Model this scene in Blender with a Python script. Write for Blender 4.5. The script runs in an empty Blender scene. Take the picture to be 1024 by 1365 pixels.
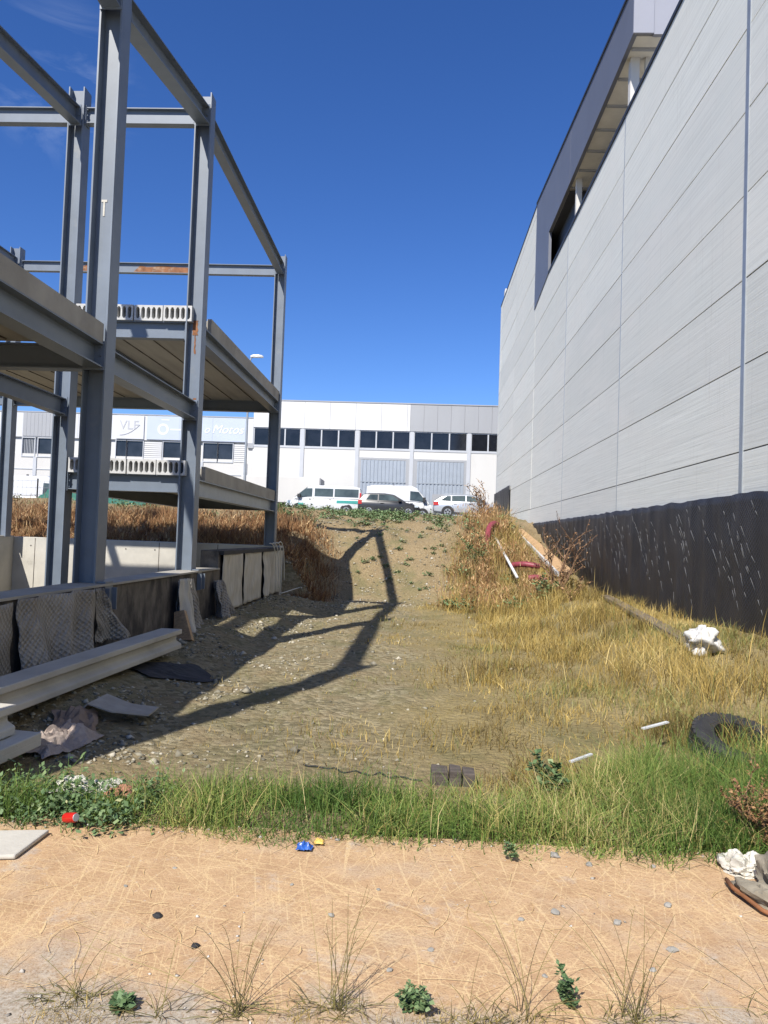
import bpy, bmesh, math, random
import numpy as np
from mathutils import Vector, Matrix, noise as mnoise
from math import radians as R, sin, cos, pi

S = bpy.context.scene
COL = S.collection
rnd = random.Random(7)
rng = np.random.default_rng(11)

# ------------------------------------------------------------------ materials
def nodes_of(m):
    m.use_nodes = True
    nt = m.node_tree
    return nt, nt.nodes, nt.links, nt.nodes['Principled BSDF']

def ramp(nt, fac, stops):
    r = nt.nodes.new('ShaderNodeValToRGB')
    el = r.color_ramp.elements
    while len(el) < len(stops): el.new(0.5)
    for e, (p, c) in zip(el, stops):
        e.position = p
        e.color = (c, c, c, 1) if isinstance(c, (int, float)) else (*c, 1)
    nt.links.new(fac, r.inputs[0])
    return r.outputs[0]

def coords(nt, scale=(1, 1, 1), rot=(0, 0, 0), world=True):
    if world:
        g = nt.nodes.new('ShaderNodeNewGeometry').outputs['Position']
    else:
        g = nt.nodes.new('ShaderNodeTexCoord').outputs['Object']
    if any(rot):
        m0 = nt.nodes.new('ShaderNodeMapping'); m0.inputs['Rotation'].default_value = rot
        nt.links.new(g, m0.inputs[0]); g = m0.outputs[0]
    mp = nt.nodes.new('ShaderNodeMapping')
    mp.inputs['Scale'].default_value = scale
    nt.links.new(g, mp.inputs[0])
    return mp.outputs[0]

def tex_noise(nt, vec, scale, detail=6, rough=0.6, dist=0):
    n = nt.nodes.new('ShaderNodeTexNoise')
    n.inputs['Scale'].default_value = scale
    n.inputs['Detail'].default_value = detail
    n.inputs['Roughness'].default_value = rough
    n.inputs['Distortion'].default_value = dist
    nt.links.new(vec, n.inputs['Vector'])
    return n.outputs['Fac']

def mixc(nt, fac, a, b, mode='MIX'):
    m = nt.nodes.new('ShaderNodeMix'); m.data_type = 'RGBA'; m.blend_type = mode
    for s, i in ((fac, 0), (a, 6), (b, 7)):
        if isinstance(s, (int, float)): m.inputs[i].default_value = s
        elif isinstance(s, tuple): m.inputs[i].default_value = (*s, 1)
        else: nt.links.new(s, m.inputs[i])
    return m.outputs[2]

def bump(nt, h, strength, dist=0.02):
    b = nt.nodes.new('ShaderNodeBump')
    b.inputs['Strength'].default_value = strength
    b.inputs['Distance'].default_value = dist
    nt.links.new(h, b.inputs['Height'])
    return b.outputs[0]

def mathn(nt, op, a, b=None, c=None):
    m = nt.nodes.new('ShaderNodeMath'); m.operation = op
    for i, s in enumerate((a, b, c)):
        if s is None: continue
        if isinstance(s, (int, float)): m.inputs[i].default_value = s
        else: nt.links.new(s, m.inputs[i])
    return m.outputs[0]

MATS = {}
def mat(name, col, rough=0.7, metal=0.0, var=0.25, scale=3.0, stretch=(1, 1, 1), bmp=0.0, bscale=40, dirt=None, dirt_at=(0.55, 0.7), dirt_scale=1.2, coat=0, world=True, spec=None):
    m = bpy.data.materials.new(name); MATS[name] = m
    nt, N, L, P = nodes_of(m)
    P.inputs['Roughness'].default_value = rough
    P.inputs['Metallic'].default_value = metal
    if coat: P.inputs['Coat Weight'].default_value = coat
    if spec is not None: P.inputs['Specular IOR Level'].default_value = spec
    v = coords(nt, stretch, world=world)
    f = tex_noise(nt, v, scale)
    lo = tuple(c * (1 - var) for c in col); hi = tuple(min(1, c * (1 + var)) for c in col)
    c = ramp(nt, f, [(0.3, lo), (0.7, hi)])
    if dirt:
        f2 = tex_noise(nt, v, dirt_scale, 8, 0.65)
        c = mixc(nt, ramp(nt, f2, [(dirt_at[0], 0.0), (dirt_at[1], 0.85)]), c, dirt)
    L.new(c, P.inputs['Base Color'])
    if bmp:
        f3 = tex_noise(nt, v, bscale, 5)
        L.new(bump(nt, f3, bmp), P.inputs['Normal'])
    return m

steel = mat('painted_steel', (0.145, 0.174, 0.215), 0.42, 0.0, 0.12, 2.5, dirt=(0.23, 0.235, 0.23), dirt_at=(0.6, 0.8), dirt_scale=3)
rust = mat('rusty_steel', (0.22, 0.09, 0.035), 0.8, 0, 0.4, 9, dirt=(0.34, 0.24, 0.16), dirt_scale=6)
galv = mat('galvanised', (0.33, 0.36, 0.39), 0.45, 0.4, 0.1, 4)
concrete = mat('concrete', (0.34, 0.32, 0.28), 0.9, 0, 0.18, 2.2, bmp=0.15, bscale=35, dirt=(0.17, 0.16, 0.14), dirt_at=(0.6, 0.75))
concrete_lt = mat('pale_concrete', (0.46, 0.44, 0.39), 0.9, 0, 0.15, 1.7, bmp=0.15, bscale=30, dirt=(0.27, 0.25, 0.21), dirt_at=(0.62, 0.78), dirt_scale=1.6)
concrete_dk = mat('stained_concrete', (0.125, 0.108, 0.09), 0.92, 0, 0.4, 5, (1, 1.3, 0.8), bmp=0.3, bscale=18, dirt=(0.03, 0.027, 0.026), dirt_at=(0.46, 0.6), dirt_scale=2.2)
block_c = mat('hollow_core_concrete', (0.48, 0.48, 0.47), 0.9, 0, 0.12, 9, bmp=0.1)
soffit_c = mat('slab_soffit', (0.36, 0.345, 0.31), 0.9, 0, 0.2, 1.2, (3, 0.4, 1), dirt=(0.2, 0.18, 0.15), dirt_at=(0.6, 0.8))
rubber = mat('black_rubber', (0.022, 0.022, 0.024), 0.75, 0, 0.3, 9, bmp=0.2, bscale=60)
void = mat('dark_void', (0.012, 0.012, 0.013), 0.9)
white_p = mat('white_paint', (0.72, 0.72, 0.70), 0.35, 0, 0.03, 2, coat=0.5)
white_pl = mat('white_plaster', (0.58, 0.575, 0.555), 0.9, 0, 0.035, 0.5, (1, 1, 0.3), dirt=(0.43, 0.41, 0.37), dirt_at=(0.6, 0.9), dirt_scale=0.7)
white_pl2 = mat('cream_plaster', (0.56, 0.55, 0.525), 0.9, 0, 0.04, 0.6, (1, 1, 0.3))
white_sh = mat('white_sheeting', (0.60, 0.605, 0.605), 0.6, 0, 0.03, 0.7, (1, 1, 0.2))
grey_sh = mat('grey_sheeting', (0.33, 0.34, 0.355), 0.55, 0.1, 0.05, 0.6, (1, 1, 0.2))
grey_lt = mat('light_grey_trim', (0.45, 0.47, 0.50), 0.6, 0, 0.05, 1)
sign_blue = mat('pale_blue_sign', (0.44, 0.495, 0.585), 0.55, 0, 0.03, 1)
sign_white = mat('white_sign', (0.55, 0.56, 0.58), 0.6, 0, 0.04, 1)
sign_mark = mat('white_sign_lettering', (0.68, 0.70, 0.73), 0.5, 0, 0.01, 1)
sign_grey = mat('grey_sign_lettering', (0.42, 0.43, 0.46), 0.5, 0, 0.02, 1)
dark_paint = mat('dark_grey_car_paint', (0.028, 0.029, 0.032), 0.35, 0.1, 0.05, 2, coat=0.35)
silver_paint = mat('silver_car_paint', (0.50, 0.52, 0.55), 0.32, 0.45, 0.04, 2, coat=0.6)
white_car = mat('white_car_paint', (0.60, 0.61, 0.62), 0.3, 0, 0.02, 2, coat=0.6)
black_pl = mat('black_plastic', (0.025, 0.025, 0.027), 0.55, 0, 0.1, 6)
red_lens = mat('red_lens', (0.45, 0.02, 0.015), 0.2, 0, 0.1, 8, coat=0.5)
clear_lens = mat('clear_lens', (0.55, 0.58, 0.6), 0.12, 0.2, 0.05, 8)
rim_m = mat('wheel_rim', (0.42, 0.43, 0.45), 0.35, 0.6, 0.05, 8)
teal = mat('teal_sticker', (0.05, 0.30, 0.27), 0.5, 0, 0.1, 6)
netting = mat('green_netting', (0.02, 0.12, 0.09), 0.8, 0, 0.25, 7, bmp=0.3, bscale=50)
wood = mat('weathered_wood', (0.42, 0.27, 0.14), 0.85, 0, 0.3, 7, (1, 6, 6), bmp=0.2, world=False)
wood_gr = mat('grey_wood', (0.17, 0.135, 0.09), 0.9, 0, 0.35, 6, (3, 0.6, 3), bmp=0.25)
red_pl = mat('red_plastic_hose', (0.23, 0.04, 0.055), 0.5, 0, 0.3, 12)
bag_w = mat('white_sack', (0.60, 0.59, 0.56), 0.6, 0, 0.12, 8, bmp=0.2, bscale=20)
paper_w = mat('white_paper', (0.54, 0.52, 0.46), 0.8, 0, 0.12, 12, bmp=0.15, bscale=30)
cement_bag = mat('dusty_cloth', (0.25, 0.22, 0.165), 0.95, 0, 0.25, 14, bmp=0.3, bscale=60)
card = mat('grey_cardboard', (0.36, 0.33, 0.28), 0.9, 0, 0.15, 8)
card_br = mat('brown_cardboard', (0.25, 0.18, 0.13), 0.9, 0, 0.2, 8)
rag = mat('pinkish_sacking', (0.34, 0.28, 0.24), 0.95, 0, 0.25, 12, bmp=0.3)
felt = mat('pale_geotextile', (0.48, 0.45, 0.385), 0.95, 0, 0.2, 3.5, (1, 2, 0.5), bmp=0.25, bscale=30, dirt=(0.22, 0.18, 0.13), dirt_at=(0.58, 0.75))
can_red = mat('red_drinks_can', (0.55, 0.02, 0.015), 0.3, 0.2, 0.1, 9)
blue_w = mat('blue_wrapper', (0.02, 0.09, 0.36), 0.35, 0, 0.3, 14)
yellow_w = mat('yellow_scrap', (0.6, 0.38, 0.08), 0.6, 0, 0.2, 12)
brick_m = mat('old_brick', (0.34, 0.16, 0.10), 0.9, 0, 0.35, 14, bmp=0.2)
stone_m = mat('grey_stone', (0.25, 0.24, 0.215), 0.92, 0, 0.4, 5, bmp=0.2, bscale=40)
white_cable = mat('white_cable', (0.6, 0.58, 0.52), 0.6, 0, 0.1, 8)
lamp_m = mat('lamp_housing', (0.62, 0.63, 0.63), 0.45, 0.2, 0.05, 4)
bark = mat('dry_twig', (0.20, 0.12, 0.07), 0.9, 0, 0.3, 20)
green_stem = mat('green_stem', (0.13, 0.15, 0.05), 0.8, 0, 0.3, 20)
asphalt = mat('asphalt', (0.07, 0.07, 0.07), 0.9, 0, 0.3, 6, bmp=0.2, bscale=70)
dark_metal = mat('dark_coping', (0.035, 0.038, 0.045), 0.5, 0.2, 0.1, 3)
fascia_m = mat('fascia_cladding', (0.155, 0.165, 0.20), 0.5, 0.15, 0.05, 1.0)
fascia_sun = mat('fascia_sun_tone', (0.27, 0.28, 0.325), 0.55, 0, 0.04, 1.0)  # lighter copy of the cladding colour, with the sunlight on the end painted in
soffit_m = mat('canopy_deck', (0.70, 0.67, 0.58), 0.8, 0, 0.1, 2)
roof_m = mat('roof_sheet', (0.3, 0.3, 0.3), 0.7)

def make_glass(name, col, rough):
    m = bpy.data.materials.new(name); nt, N, L, P = nodes_of(m)
    v = coords(nt, (1, 1, 1)); f = tex_noise(nt, v, 0.9, 3)
    L.new(ramp(nt, f, [(0.35, tuple(c * 0.6 for c in col)), (0.7, tuple(c * 1.5 for c in col))]), P.inputs['Base Color'])
    P.inputs['Roughness'].default_value = rough
    return m
glass_dk = make_glass('dark_window_glass', (0.012, 0.013, 0.017), 0.08)
glass_car = make_glass('car_glass', (0.06, 0.08, 0.08), 0.06)
curtain_g = make_glass('blue_grey_glass', (0.022, 0.025, 0.033), 0.1)

# precast wall: fine horizontal streaks along Y, slightly blotchy
def make_wall():
    m = bpy.data.materials.new('precast_panel'); nt, N, L, P = nodes_of(m)
    v1 = coords(nt, (0.3, 0.09, 11)); f1 = tex_noise(nt, v1, 3.0, 8, 0.7)
    v2 = coords(nt, (1, 0.35, 1)); f2 = tex_noise(nt, v2, 1.1, 5, 0.6)
    v3 = coords(nt, (0.5, 0.35, 30)); f3 = tex_noise(nt, v3, 2.0, 4, 0.6)
    v4 = coords(nt, (1, 9, 0.4)); f4 = tex_noise(nt, v4, 1.4, 6, 0.65)
    # each 1.2 m plank its own tone
    sep = nt.nodes.new('ShaderNodeSeparateXYZ'); g = nt.nodes.new('ShaderNodeNewGeometry'); L.new(g.outputs['Position'], sep.inputs[0])
    iz = mathn(nt, 'FLOOR', mathn(nt, 'DIVIDE', mathn(nt, 'SUBTRACT', sep.outputs[2], 2.92), 1.2))
    iy = mathn(nt, 'FLOOR', mathn(nt, 'DIVIDE', mathn(nt, 'SUBTRACT', sep.outputs[1], 4.1), 6.63))
    wn = nt.nodes.new('ShaderNodeTexWhiteNoise'); wn.noise_dimensions = '2D'
    cb = nt.nodes.new('ShaderNodeCombineXYZ'); L.new(iz, cb.inputs[0]); L.new(iy, cb.inputs[1]); L.new(cb.outputs[0], wn.inputs['Vector'])
    c = ramp(nt, f1, [(0.3, (0.60, 0.61, 0.565)), (0.5, (0.735, 0.745, 0.69)), (0.72, (0.84, 0.85, 0.79))])
    c = mixc(nt, mathn(nt, 'MULTIPLY', wn.outputs['Value'], 0.38), c, (0.50, 0.51, 0.48))
    c = mixc(nt, ramp(nt, f2, [(0.45, 0.0), (0.75, 0.4)]), c, (0.76, 0.73, 0.67))
    c = mixc(nt, ramp(nt, f3, [(0.56, 0.0), (0.72, 0.5)]), c, (0.50, 0.505, 0.47))
    c = mixc(nt, ramp(nt, f4, [(0.58, 0.0), (0.78, 0.4)]), c, (0.44, 0.42, 0.38))
    L.new(c, P.inputs['Base Color']); P.inputs['Roughness'].default_value = 0.85
    h = mathn(nt, 'ADD', f1, mathn(nt, 'MULTIPLY', f3, 0.7))
    L.new(bump(nt, h, 0.17, 0.02), P.inputs['Normal'])
    return m
wall_m = make_wall()
joint_m = mat('panel_joint', (0.10, 0.10, 0.105), 0.9)

# dimpled drainage sheet (close grid of dimples)
def make_dimple(name, col, sc, bs, dirt):
    m = bpy.data.materials.new(name); nt, N, L, P = nodes_of(m)
    v = coords(nt, (1, 1, 1)); f = tex_noise(nt, v, 2.0, 6)
    v2 = coords(nt, (sc, sc, sc), (R(45), 0, 0))
    vo = nt.nodes.new('ShaderNodeTexVoronoi'); vo.inputs['Randomness'].default_value = 0.05; vo.inputs['Scale'].default_value = 1
    L.new(v2, vo.inputs['Vector'])
    c = ramp(nt, f, [(0.3, tuple(x * 0.7 for x in col)), (0.7, tuple(x * 1.25 for x in col))])
    f2 = tex_noise(nt, coords(nt, (1, 2, 0.7)), 1.5, 6)
    c = mixc(nt, ramp(nt, f2, [(0.5, 0.0), (0.7, 0.7)]), c, dirt)
    L.new(c, P.inputs['Base Color']); P.inputs['Roughness'].default_value = 0.5
    L.new(bump(nt, vo.outputs['Distance'], bs, 0.03), P.inputs['Normal'])
    return m
dimple_m = make_dimple('dimpled_drainage_sheet', (0.27, 0.25, 0.22), 28, 0.9, (0.26, 0.22, 0.17))
membrane_m = make_dimple('black_membrane', (0.022, 0.021, 0.022), 22, 0.5, (0.034, 0.031, 0.028))
scuff_m = mat('membrane_scuff', (0.12, 0.12, 0.122), 0.7, 0, 0.4, 15)

# ground: bare dirt, grey gravel and straw by place
def make_ground():
    m = bpy.data.materials.new('earth'); nt, N, L, P = nodes_of(m)
    g = nt.nodes.new('ShaderNodeNewGeometry').outputs['Position']
    sep = nt.nodes.new('ShaderNodeSeparateXYZ'); L.new(g, sep.inputs[0])
    X, Y = sep.outputs[0], sep.outputs[1]
    v = coords(nt)
    big = tex_noise(nt, v, 0.55, 6, 0.6); mid = tex_noise(nt, v, 2.3, 8, 0.7); fine = tex_noise(nt, v, 26, 6, 0.75); grit = tex_noise(nt, v, 90, 3, 0.7)
    vo = nt.nodes.new('ShaderNodeTexVoronoi'); vo.inputs['Scale'].default_value = 17; L.new(v, vo.inputs['Vector'])
    dirt = ramp(nt, fine, [(0.25, (0.14, 0.10, 0.055)), (0.5, (0.285, 0.215, 0.12)), (0.72, (0.42, 0.335, 0.21))])
    gravel = ramp(nt, vo.outputs['Color'], [(0.1, (0.16, 0.138, 0.082)), (0.5, (0.275, 0.235, 0.14)), (0.9, (0.39, 0.34, 0.225))])
    gravel = mixc(nt, ramp(nt, mid, [(0.45, 0.0), (0.65, 0.75)]), gravel, dirt)
    straw = ramp(nt, mid, [(0.3, (0.26, 0.205, 0.08)), (0.5, (0.38, 0.30, 0.13)), (0.7, (0.46, 0.375, 0.19))])
    straw = mixc(nt, ramp(nt, fine, [(0.4, 0.65), (0.7, 0.0)]), straw, (0.20, 0.16, 0.09))
    # straw takes over to the right of x ~ 0.2, dirt on the bank from y ~ 18
    fx = mathn(nt, 'ADD', X, mathn(nt, 'MULTIPLY', mathn(nt, 'SUBTRACT', big, 0.5), 3.0))
    c = mixc(nt, ramp(nt, mathn(nt, 'MULTIPLY_ADD', fx, 0.25, 0.5), [(0.38, 0.0), (0.62, 1.0)]), gravel, straw)
    fy = mathn(nt, 'ADD', Y, mathn(nt, 'MULTIPLY', mathn(nt, 'SUBTRACT', mid, 0.5), 3.0))
    c = mixc(nt, ramp(nt, mathn(nt, 'MULTIPLY', mathn(nt, 'SUBTRACT', fy, 17.0), 0.3), [(0.25, 0.0), (0.75, 1.0)]), c, dirt)
    c = mixc(nt, ramp(nt, mathn(nt, 'SUBTRACT', 5.4, fy), [(0.0, 0.0), (0.6, 0.9)]), c, dirt)
    # olive mossy patches and damp darker soil over the flat of the lot
    c = mixc(nt, ramp(nt, tex_noise(nt, coords(nt, (1, 0.45, 1)), 1.1, 7, 0.7), [(0.50, 0.0), (0.66, 0.7)]), c, mixc(nt, fine, (0.11, 0.11, 0.045), (0.24, 0.22, 0.11)))
    c = mixc(nt, ramp(nt, grit, [(0.35, 0.3), (0.55, 0.0)]), c, (0.10, 0.085, 0.055))
    L.new(c, P.inputs['Base Color']); P.inputs['Roughness'].default_value = 0.95; P.inputs['Specular IOR Level'].default_value = 0.15
    h = mathn(nt, 'ADD', mathn(nt, 'MULTIPLY', fine, 1.0), mathn(nt, 'MULTIPLY', vo.outputs['Distance'], -0.7))
    L.new(bump(nt, h, 0.75, 0.045), P.inputs['Normal'])
    return m
earth = make_ground()

def make_pavement():
    m = bpy.data.materials.new('tan_concrete_paving'); nt, N, L, P = nodes_of(m)
    v = coords(nt)
    big = tex_noise(nt, v, 1.3, 7, 0.65); mid = tex_noise(nt, v, 6, 8, 0.7); fine = tex_noise(nt, v, 60, 5, 0.7)
    c = ramp(nt, mid, [(0.28, (0.345, 0.215, 0.12)), (0.5, (0.445, 0.29, 0.165)), (0.72, (0.51, 0.352, 0.215))])
    # scores and scratches: thin pale lines in many directions, each thin along one axis
    for k, (a, s, lo, st) in enumerate(((12, (0.7, 34, 1), 0.585, 0.8), (-25, (0.9, 40, 1), 0.60, 0.7), (78, (0.7, 30, 1), 0.59, 0.8), (105, (0.6, 44, 1), 0.60, 0.75), (50, (0.8, 36, 1), 0.60, 0.7), (-58, (0.7, 28, 1), 0.605, 0.7), (88, (0.35, 16, 1), 0.63, 0.85), (30, (0.35, 18, 1), 0.635, 0.8), (3, (2.5, 90, 1), 0.58, 0.5), (62, (2.2, 80, 1), 0.58, 0.5), (-40, (2.4, 85, 1), 0.585, 0.5))):
        vk = coords(nt, s, (0, 0, R(a)))
        mp = vk.node; mp.inputs['Location'].default_value = (k * 3.1, k * 7.7, 0)
        f = tex_noise(nt, vk, 2.3, 4, 0.55, 0.2)
        c = mixc(nt, ramp(nt, f, [(lo + 0.01, 0.0), (lo + 0.04, st * 0.95)]), c, (0.60, 0.44, 0.245))
    c = mixc(nt, ramp(nt, big, [(0.52, 0.0), (0.66, 0.55)]), c, (0.43, 0.35, 0.27))
    c = mixc(nt, ramp(nt, tex_noise(nt, v, 3.7, 8, 0.8), [(0.30, 0.6), (0.45, 0.0)]), c, (0.30, 0.18, 0.10))
    c = mixc(nt, ramp(nt, tex_noise(nt, v, 2.4, 9, 0.75), [(0.58, 0.0), (0.70, 0.75)]), c, (0.44, 0.40, 0.35))
    # bare grey aggregate where the skin has worn off along the near edge
    sy_ = nt.nodes.new('ShaderNodeSeparateXYZ'); L.new(v, sy_.inputs[0])
    wear = mathn(nt, 'ADD', mathn(nt, 'MULTIPLY', mathn(nt, 'SUBTRACT', 2.59, sy_.outputs[1]), 2.0), mathn(nt, 'MULTIPLY', mathn(nt, 'SUBTRACT', big, 0.45), 2.6))
    agg = ramp(nt, fine, [(0.3, (0.20, 0.175, 0.14)), (0.5, (0.34, 0.305, 0.25)), (0.7, (0.48, 0.44, 0.38))])
    c = mixc(nt, ramp(nt, wear, [(0.05, 0.0), (0.40, 0.9)]), c, agg)
    c = mixc(nt, ramp(nt, fine, [(0.30, 0.55), (0.42, 0.0)]), c, (0.27, 0.17, 0.10))
    c = mixc(nt, ramp(nt, tex_noise(nt, v, 120, 3, 0.75), [(0.36, 0.7), (0.46, 0.0)]), c, (0.26, 0.16, 0.09))
    c = mixc(nt, ramp(nt, tex_noise(nt, v, 33, 4, 0.8), [(0.62, 0.0), (0.70, 0.6)]), c, (0.50, 0.44, 0.37))
    L.new(c, P.inputs['Base Color']); P.inputs['Roughness'].default_value = 0.93; P.inputs['Specular IOR Level'].default_value = 0.2
    L.new(bump(nt, mathn(nt, 'ADD', mid, fine), 0.35, 0.01), P.inputs['Normal'])
    return m
paving = make_pavement()

def make_leafy(name, stops, rough=0.6, trans=0.15):
    m = bpy.data.materials.new(name); nt, N, L, P = nodes_of(m)
    at = nt.nodes.new('ShaderNodeAttribute'); at.attribute_name = 'tint'
    L.new(ramp(nt, at.outputs['Fac'], stops), P.inputs['Base Color'])
    P.inputs['Roughness'].default_value = rough; P.inputs['Specular IOR Level'].default_value = 0.25
    return m
green_grass = make_leafy('green_grass', [(0, (0.04, 0.085, 0.016)), (0.4, (0.115, 0.185, 0.036)), (0.72, (0.23, 0.27, 0.07)), (0.86, (0.38, 0.31, 0.11)), (1, (0.55, 0.44, 0.22))])
dry_grass = make_leafy('dry_grass', [(0, (0.10, 0.07, 0.025)), (0.35, (0.25, 0.18, 0.05)), (0.65, (0.43, 0.31, 0.095)), (0.88, (0.58, 0.455, 0.20)), (1, (0.11, 0.14, 0.035))])
rust_grass = make_leafy('rust_brown_weeds', [(0, (0.09, 0.042, 0.022)), (0.4, (0.21, 0.105, 0.048)), (0.75, (0.38, 0.22, 0.10)), (1, (0.58, 0.43, 0.23))])
weed_leaf = make_leafy('weed_leaves', [(0, (0.05, 0.095, 0.04)), (0.5, (0.115, 0.18, 0.075)), (0.85, (0.21, 0.27, 0.13)), (1, (0.34, 0.34, 0.17))])
dry_leaf = make_leafy('dry_leaves', [(0, (0.13, 0.06, 0.025)), (0.5, (0.28, 0.15, 0.07)), (1, (0.42, 0.27, 0.13))])
straw_m = make_leafy('straw', [(0, (0.50, 0.33, 0.14)), (0.5, (0.62, 0.45, 0.22)), (1, (0.70, 0.55, 0.30))])
thin_stalk = make_leafy('thin_stalks', [(0, (0.07, 0.055, 0.03)), (0.35, (0.12, 0.11, 0.035)), (0.7, (0.20, 0.18, 0.06)), (1, (0.33, 0.25, 0.11))])

# ------------------------------------------------------------------ mesh tools
class MB:
    def __init__(s): s.v = []; s.f = []; s.mi = []
    def add(s, vs, fs, mi=0):
        o = len(s.v); s.v += [tuple(v) for v in vs]
        s.f += [tuple(i + o for i in f) for f in fs]; s.mi += [mi] * len(fs)
    def box(s, a, b, mi=0):
        (x0, y0, z0), (x1, y1, z1) = a, b
        s.add([(x0, y0, z0), (x1, y0, z0), (x1, y1, z0), (x0, y1, z0), (x0, y0, z1), (x1, y0, z1), (x1, y1, z1), (x0, y1, z1)],
              [(0, 3, 2, 1), (4, 5, 6, 7), (0, 1, 5, 4), (1, 2, 6, 5), (2, 3, 7, 6), (3, 0, 4, 7)], mi)
    def obox(s, p0, p1, up, hu, hs, mi=0, off=0.0):
        """box along p0->p1; half size hu along up and hs along the side; off shifts along up"""
        p0, p1 = Vector(p0), Vector(p1); d = (p1 - p0).normalized(); u = Vector(up); u = (u - d * u.dot(d)).normalized(); w = d.cross(u)
        vs = []
        for p in (p0, p1):
            for a, b in ((-1, -1), (1, -1), (1, 1), (-1, 1)):
                vs.append(p + w * (hs * a) + u * (off + hu * b))
        s.add(vs, [(0, 1, 2, 3), (7, 6, 5, 4), (0, 4, 5, 1), (1, 5, 6, 2), (2, 6, 7, 3), (3, 7, 4, 0)], mi)
    def ibeam(s, p0, p1, up, h, w, tf=0.018, tw=0.012, mi=0):
        s.obox(p0, p1, up, tf / 2, w / 2, mi, h / 2 - tf / 2)
        s.obox(p0, p1, up, tf / 2, w / 2, mi, -h / 2 + tf / 2)
        s.obox(p0, p1, up, h / 2 - tf, tw / 2, mi)
    def tube(s, pts, rad, n=6, mi=0, cap=True):
        pts = [Vector(p) for p in pts]; rad = rad if isinstance(rad, (list, tuple)) else [rad] * len(pts)
        vs = []; ref = None
        for i, p in enumerate(pts):
            d = (pts[min(i + 1, len(pts) - 1)] - pts[max(i - 1, 0)]).normalized()
            if ref is None:
                ref = Vector((0, 0, 1)) if abs(d.z) < 0.9 else Vector((1, 0, 0))
            a = (ref - d * ref.dot(d)).normalized(); b = d.cross(a); ref = a
            for k in range(n):
                t = 2 * pi * k / n
                vs.append(p + (a * cos(t) + b * sin(t)) * rad[i])
        fs = []
        for i in range(len(pts) - 1):
            for k in range(n):
                k2 = (k + 1) % n
                fs.append((i * n + k, i * n + k2, (i + 1) * n + k2, (i + 1) * n + k))
        if cap:
            fs.append(tuple(range(n - 1, -1, -1))); fs.append(tuple((len(pts) - 1) * n + k for k in range(n)))
        s.add(vs, fs, mi)
    def cyl(s, c, axis, r, h, n=20, mi=0):
        a = Vector(axis).normalized() * (h / 2); c = Vector(c); s.tube([c - a, c + a], r, n, mi)
    def loft(s, secs, mi=0, caps=True):
        n = len(secs[0]); vs = [p for q in secs for p in q]; fs = []
        for i in range(len(secs) - 1):
            for k in range(n):
                k2 = (k + 1) % n
                fs.append((i * n + k, i * n + k2, (i + 1) * n + k2, (i + 1) * n + k))
        if caps:
            fs.append(tuple(range(n - 1, -1, -1))); fs.append(tuple((len(secs) - 1) * n + k for k in range(n)))
        s.add(vs, fs, mi)
    def grid(s, fn, nu, nv, mi=0):
        vs = [fn(i / nu, j / nv) for j in range(nv + 1) for i in range(nu + 1)]
        fs = [(j * (nu + 1) + i, j * (nu + 1) + i + 1, (j + 1) * (nu + 1) + i + 1, (j + 1) * (nu + 1) + i) for j in range(nv) for i in range(nu)]
        s.add(vs, fs, mi)
    def build(s, name, m, parent=None, smooth=False, angle=None, loc=None, thick=0, bevel=0, fix=False):
        me = bpy.data.meshes.new(name); me.from_pydata(s.v, [], s.f)
        for x in (m if isinstance(m, (list, tuple)) else [m]): me.materials.append(x)
        me.polygons.foreach_set('material_index', s.mi)
        if fix:
            bm = bmesh.new(); bm.from_mesh(me); bmesh.ops.recalc_face_normals(bm, faces=bm.faces); bm.to_mesh(me); bm.free()
        if smooth:
            me.polygons.foreach_set('use_smooth', [True] * len(me.polygons))
            if angle: me.set_sharp_from_angle(angle=R(angle))
        me.update()
        o = bpy.data.objects.new(name, me); COL.objects.link(o)
        if parent: o.parent = parent
        if loc: o.location = loc
        if thick:
            md = o.modifiers.new('Solidify', 'SOLIDIFY'); md.thickness = thick; md.offset = 0
        if bevel:
            md = o.modifiers.new('Bevel', 'BEVEL'); md.width = bevel; md.segments = 2; md.limit_method = 'ANGLE'
        return o

def tag(o, label=None, cat=None, group=None, kind=None):
    if label: o['label'] = label
    if cat: o['category'] = cat
    if group: o['group'] = group
    if kind: o['kind'] = kind
    return o
def thing(name, label, cat, loc=(0, 0, 0), rz=0, group=None):
    o = bpy.data.objects.new(name, None); COL.objects.link(o); o.location = loc; o.rotation_euler = (0, 0, rz)
    return tag(o, label, cat, group)

def sm(a, b, x):
    t = min(1, max(0, (x - a) / (b - a))); return t * t * (3 - 2 * t)
def ln(a, b, x): return min(1, max(0, (x - a) / (b - a)))

# ------------------------------------------------------------------ camera
cam = bpy.data.cameras.new('camera'); co = bpy.data.objects.new('camera', cam); COL.objects.link(co)
yaw, pitch, roll = R(2.59), R(2.0), R(2.0)
fwd = Vector((-sin(yaw) * cos(pitch), cos(yaw) * cos(pitch), sin(pitch))); r0 = Vector((cos(yaw), sin(yaw), 0)); u0 = r0.cross(fwd)
rx = r0 * cos(roll) + u0 * sin(roll); ry = u0 * cos(roll) - r0 * sin(roll)
co.matrix_world = Matrix(((rx.x, ry.x, -fwd.x, 0), (rx.y, ry.y, -fwd.y, 0), (rx.z, ry.z, -fwd.z, 1.55), (0, 0, 0, 1)))
cam.sensor_fit = 'VERTICAL'; cam.sensor_height = 36; cam.lens = 36 * 1025 / 1365; cam.clip_end = 3000; cam.clip_start = 0.05
S.camera = co

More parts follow.
